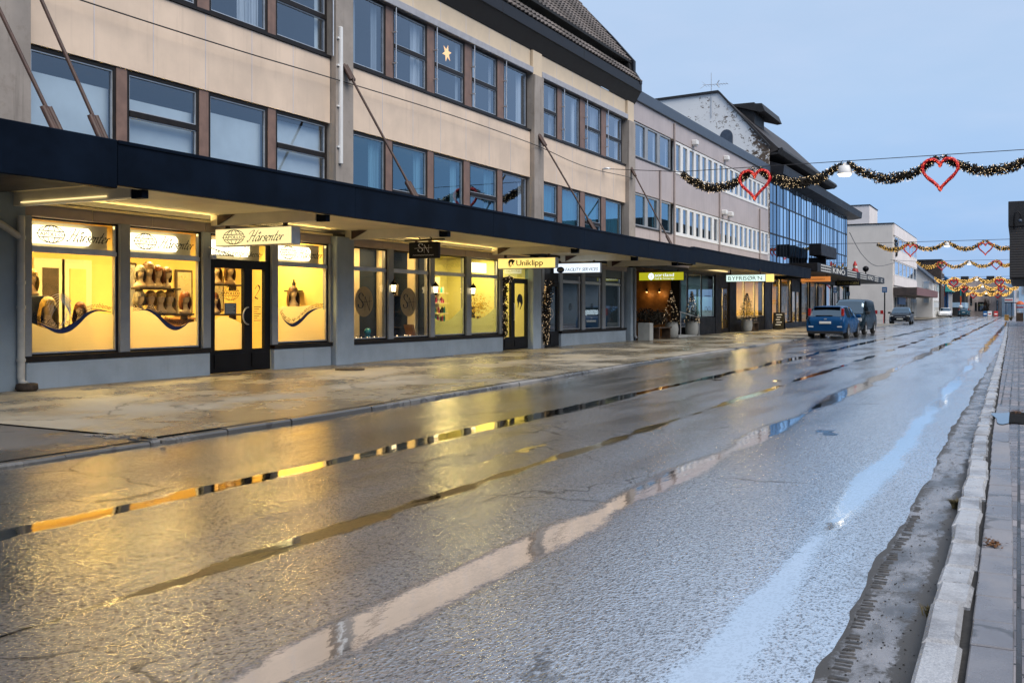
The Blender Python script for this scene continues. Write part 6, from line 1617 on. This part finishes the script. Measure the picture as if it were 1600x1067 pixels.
sedan = dict(L=4.7,W=1.82,H=1.50,wr=.32,axles=(-1.40,1.40),zbelt=.92,ws0=1.20,ws1=.45,rw1=-1.2,rw0=-1.75,sw0=-1.3,sw1=.85,pil=(-.3,),dm=1,
  st=[(-2.35,.85,.36,.70,.70,.8),(-2.25,.95,.28,.92,.95,.82),(-1.75,1.,.22,.95,1.02,.80),(-1.2,1.,.20,.94,1.38,.72),(-.4,1.,.20,.93,1.49,.70),(.4,1.,.20,.92,1.44,.71),(.8,1.,.20,.91,1.22,.75),(1.2,1.,.20,.92,.97,.82),(1.8,.98,.21,.84,.87,.82),(2.2,.90,.26,.70,.72,.8),(2.35,.78,.34,.54,.54,.7)],
  bits=[('headlight','headlight',[(.55,.83,2.02,2.22,.62,.76),(-.83,-.55,2.02,2.22,.62,.76)]),('grille','rim',[(-.42,.42,2.26,2.34,.60,.64)]),('grille','trimblack',[(-.48,.48,2.25,2.335,.50,.595)]),('number_plate','plate',[(-.26,.26,2.36,2.38,.40,.51)]),('front_bumper','rim',[(-.5,.5,2.30,2.36,.24,.28)]),('fog_light','headlight',[(.62,.72,2.2,2.26,.34,.40),(-.72,-.62,2.2,2.26,.34,.40)])])
car('sedan_car','dark estate car facing the street at the side street corner','car',(-9.35,95.2,0),R(180+2),sedan,M['carblack'])
car('sedan_car','white saloon car parked facing the street far down by the white house','car',(-10.4,172,0),R(180),dict(sedan,dm=0),M['carwhite'])
sm = dict(hatch); sm['bits'] = [b for b in hatch['bits'] if b[0] not in ('spoiler',)]
car('hatchback_car','small dark teal car at the far end of the street','car',(-8.6,193,0),R(0),sm,M['carteal'])

# ------------------------------------------------------------------ street furniture far down the street
def post_sign(loc, h, w, hh, label, mat='bluepaint', wood='black'):
    q = thing('post_sign', label, 'street sign', loc, 0, 'blue signs on posts'); x,y,z = loc
    MB().tube([(x,y,z),(x,y,z+h)],.06,8).build('post', M[wood], q)
    b_ = MB().cbox(x-w/2,x+w/2,y-.10,y-.065,z+h-hh,z+h,.008).build('sign_plate', M[mat], q)
    d = Decal((x-w/2,y-.104,z+h-hh),(1,0,0),(0,0,1),0.)
    for i in range(2): d.rect(.12*w,hh*(.3+.3*i),.88*w,hh*(.38+.3*i))
    d.build('sign_marks', M['whitevinyl'], b_)
post_sign((-11.32,100,.0),3.4,.46,.50,'blue sign on a tall dark post beside the dark estate car')
post_sign((-13.62,92.6,.1),2.75,.46,.34,'blue sign on a grey post before the corner of the glass building','bluepaint','alu')
q = thing('road_barrier','red and white road barrier on folding legs behind the dark van','barrier',(-12.1,101,0))
m = MB()
for i in range(6): m.mat(i%2); m.cbox(-12.9+.27*i,-12.63+.27*i,100.97,101.03,.85,1.2,.005)
m.build('striped_board', [M['redpaint'],M['white']], q)
for x in (-12.75,-11.5):
    m = MB(); m.tube([(x,100.6,.0),(x,101,.95)],.03,5); m.tube([(x,101.4,.0),(x,101,.95)],.03,5); m.build('leg', M['redpaint'], q)
for x,mat,lb in ((-5.15,'bluepaint','blue folding board standing before the tan stone wall'),(-4.45,'white','white folding board with a red stripe before the tan stone wall'),(-3.5,'redpaint','red box on legs at the right end of the tan stone wall')):
    q = thing('street_board',lb,'sandwich board',(x,190,0),0,'boards before the stone building')
    m = MB(); m.prism([(189.7,.1),(189.78,.1),(190.02,.95),(189.95,.95)],0,x-.32,x+.32); m.build('board', M[mat], q)
    for s in (-1,1): MB().tube([(x+s*.28,190.3,0),(x+s*.28,190.,.9)],.03,4).build('leg', M['black'], q)
    d = Decal((x-.32,189.70,.12),(1,0,0),(0,.27,.83),.02); d.rect(.1,.3,.54,.5); d.build('board_mark', M['redpaint' if mat == 'white' else 'whitevinyl'], q)
q = thing('striped_pole','thin pole in teal and yellow carrying a small round sign','pole',(-7.6,160,0))
m = MB(); m.tube([(-7.6,160,1.9),(-7.6,160,3.2)],.09,6); m.mat(1); m.tube([(-7.6,160,3.2),(-7.6,160,4.2)],.09,6); m.mat(2); m.tube([(-7.6,160,0),(-7.6,160,1.9)],.05,6); m.build('pole_shaft', [M['orange'],M['teal'],M['black']], q)
MB().lathe([(.0001,-.03),(.28,-.03),(.28,.03),(.0001,.03)],(-7.6,159.9,1.6),16,axis=1).build('round_plate', M['white'], q)
q = thing('bus_shelter','grey shelter frame with a red and white roof board at the right kerb','shelter',(-.9,121,.09))
for x in (-1.25,-.7,-.2): MB().tube([(x,121,.09),(x,121,1.95)],.05,6).build('post', M['slate'], q)
MB().cbox(-1.4,-.1,120.6,121.6,1.95,2.05,.01).build('roof', M['slate'], q); m = MB(); m.cbox(-1.38,-.55,120.5,120.58,2.1,2.5,.01); m.mat(1); m.box(-1.34,-.6,120.48,120.5,2.25,2.36); m.build('roof_board', [M['white'],M['redpaint']], q)
q = thing('ochre_bin','squat ochre grit bin on the right kerb','bin',(-1.1,119,.09)); MB().cbox(-1.38,-.95,118.8,119.3,.09,.62,.04).build('bin_body', M['hair_honey'], q); MB().cbox(-1.40,-.93,118.78,119.32,.62,.70,.02).build('lid', M['hair_honey'], q)
q = thing('parasol','round orange parasol over a small stand on the right pavement','parasol',(.1,112,.1)); MB().tube([(.1,112,.1),(.1,112,2.0)],.03,6).build('pole', M['white'], q); MB().lathe([(.38,1.68),(.33,1.85),(.18,1.98),(.02,2.03)],(.1,112,.1),14).build('canopy', M['orange'], q)
MB().cbox(-.25,.42,111.8,112.2,1.42,1.56,.01).build('stand_board', M['redpaint'], q); MB().cbox(-.25,.42,111.8,112.2,.1,.95,.01).build('stand_counter', M['wood'], q)
tuft((-.75,118.,.09),300,.7,'brown leafless hedge plant at the right kerb by the shelter')
# ------------------------------------------------------------------ sky, sun, camera
def setup_light():
    w = bpy.data.worlds.new('World'); bpy.context.scene.world = w; w.use_nodes = True
    t = w.node_tree; bg = t.nodes['Background']; bg.inputs[1].default_value = .10
    sky = t.nodes.new('ShaderNodeTexSky'); sky.sky_type = 'NISHITA'; sky.sun_disc = False
    sky.sun_elevation = R(52); sky.sun_rotation = R(112); sky.air_density = 1.; sky.dust_density = 2.2; sky.ozone_density = 2.
    tc = t.nodes.new('ShaderNodeTexCoord')
    # thin even cloud veil
    nz = t.nodes.new('ShaderNodeTexNoise'); mp = t.nodes.new('ShaderNodeMapping'); mp.inputs['Scale'].default_value = (1.2, 1.2, 5.)
    t.links.new(tc.outputs['Generated'], mp.inputs[0]); t.links.new(mp.outputs[0], nz.inputs['Vector']); nz.inputs['Scale'].default_value = 1.6; nz.inputs['Detail'].default_value = 5
    rm = t.nodes.new('ShaderNodeMapRange'); rm.inputs[1].default_value = .3; rm.inputs[2].default_value = .75; rm.inputs[3].default_value = .80; rm.inputs[4].default_value = .92
    t.links.new(nz.outputs['Fac'], rm.inputs[0])
    mx = t.nodes.new('ShaderNodeMix'); mx.data_type = 'RGBA'
    t.links.new(rm.outputs[0], mx.inputs[0]); t.links.new(sky.outputs[0], mx.inputs[6]); 
    sx = t.nodes.new('ShaderNodeSeparateXYZ'); t.links.new(tc.outputs['Generated'], sx.inputs[0])
    cr = t.nodes.new('ShaderNodeValToRGB'); t.links.new(sx.outputs[2], cr.inputs[0]); e = cr.color_ramp.elements
    e[0].position = 0.; e[0].color = (.27, .475, .83, 1); e[1].position = .85; e[1].color = (.62, .70, .84, 1)
    for p_, c_ in ((.07, (.30, .50, .83, 1)), (.20, (.42, .58, .82, 1)), (.40, (.50, .63, .83, 1))):
        k_ = e.new(p_); k_.color = c_
    n2 = t.nodes.new('ShaderNodeTexNoise'); m2 = t.nodes.new('ShaderNodeMapping'); m2.inputs['Scale'].default_value = (1., 1., 3.4); m2.inputs['Rotation'].default_value = (.2, .3, .5)
    t.links.new(tc.outputs['Generated'], m2.inputs[0]); t.links.new(m2.outputs[0], n2.inputs['Vector']); n2.inputs['Scale'].default_value = 2.6; n2.inputs['Detail'].default_value = 6; n2.inputs['Roughness'].default_value = .55
    r2 = t.nodes.new('ShaderNodeMapRange'); r2.interpolation_type = 'SMOOTHSTEP'; t.links.new(n2.outputs['Fac'], r2.inputs[0]); r2.inputs[1].default_value = .42; r2.inputs[2].default_value = .72; r2.inputs[3].default_value = 0.; r2.inputs[4].default_value = .55
    cl = t.nodes.new('ShaderNodeMix'); cl.data_type = 'RGBA'; t.links.new(r2.outputs[0], cl.inputs[0]); t.links.new(cr.outputs[0], cl.inputs[6]); cl.inputs[7].default_value = (.56, .655, .86, 1)
    ml = t.nodes.new('ShaderNodeVectorMath'); ml.operation = 'SCALE'; t.links.new(cl.outputs[2], ml.inputs[0]); ml.inputs['Scale'].default_value = 9.15
    t.links.new(ml.outputs[0], mx.inputs[7])
    t.links.new(mx.outputs[2], bg.inputs[0])
    s = bpy.data.lights.new('sun', 'SUN'); s.energy = SUN; s.angle = R(50); s.color = (1., .93, .84)
    o = bpy.data.objects.new('sun', s); C.objects.link(o)
    el, az = R(52), R(112)     # low bright veil to the right of and behind the camera
    d = Vector((math.sin(az)*math.cos(el), math.cos(az)*math.cos(el), math.sin(el)))
    o.rotation_euler = d.to_track_quat('Z', 'Y').to_euler(); o.location = d*50
SUN = 2.8
setup_light()
cam = bpy.data.cameras.new('camera'); co = bpy.data.objects.new('camera', cam); C.objects.link(co)
cam.sensor_width = 36; cam.lens = 35.0; cam.shift_y = -.0319; cam.clip_start = .05; cam.clip_end = 3000
co.location = (0, 0, 1.35); co.rotation_euler = (R(90), 0, R(26.98))
sc = bpy.context.scene; sc.camera = co
sc.view_settings.view_transform = 'Standard'; sc.view_settings.look = 'None'; sc.view_settings.exposure = .33; sc.view_settings.gamma = 1
sc.render.engine = 'CYCLES'
try:
    sc.cycles.use_denoising = True; sc.cycles.denoiser = 'OPENIMAGEDENOISE'; sc.cycles.denoising_prefilter = 'ACCURATE'
except Exception: pass
sc.cycles.max_bounces = 8; sc.cycles.diffuse_bounces = 3; sc.cycles.glossy_bounces = 4; sc.cycles.transparent_max_bounces = 16
sc.cycles.sample_clamp_indirect = 6.; sc.cycles.caustics_reflective = False; sc.cycles.caustics_refractive = False
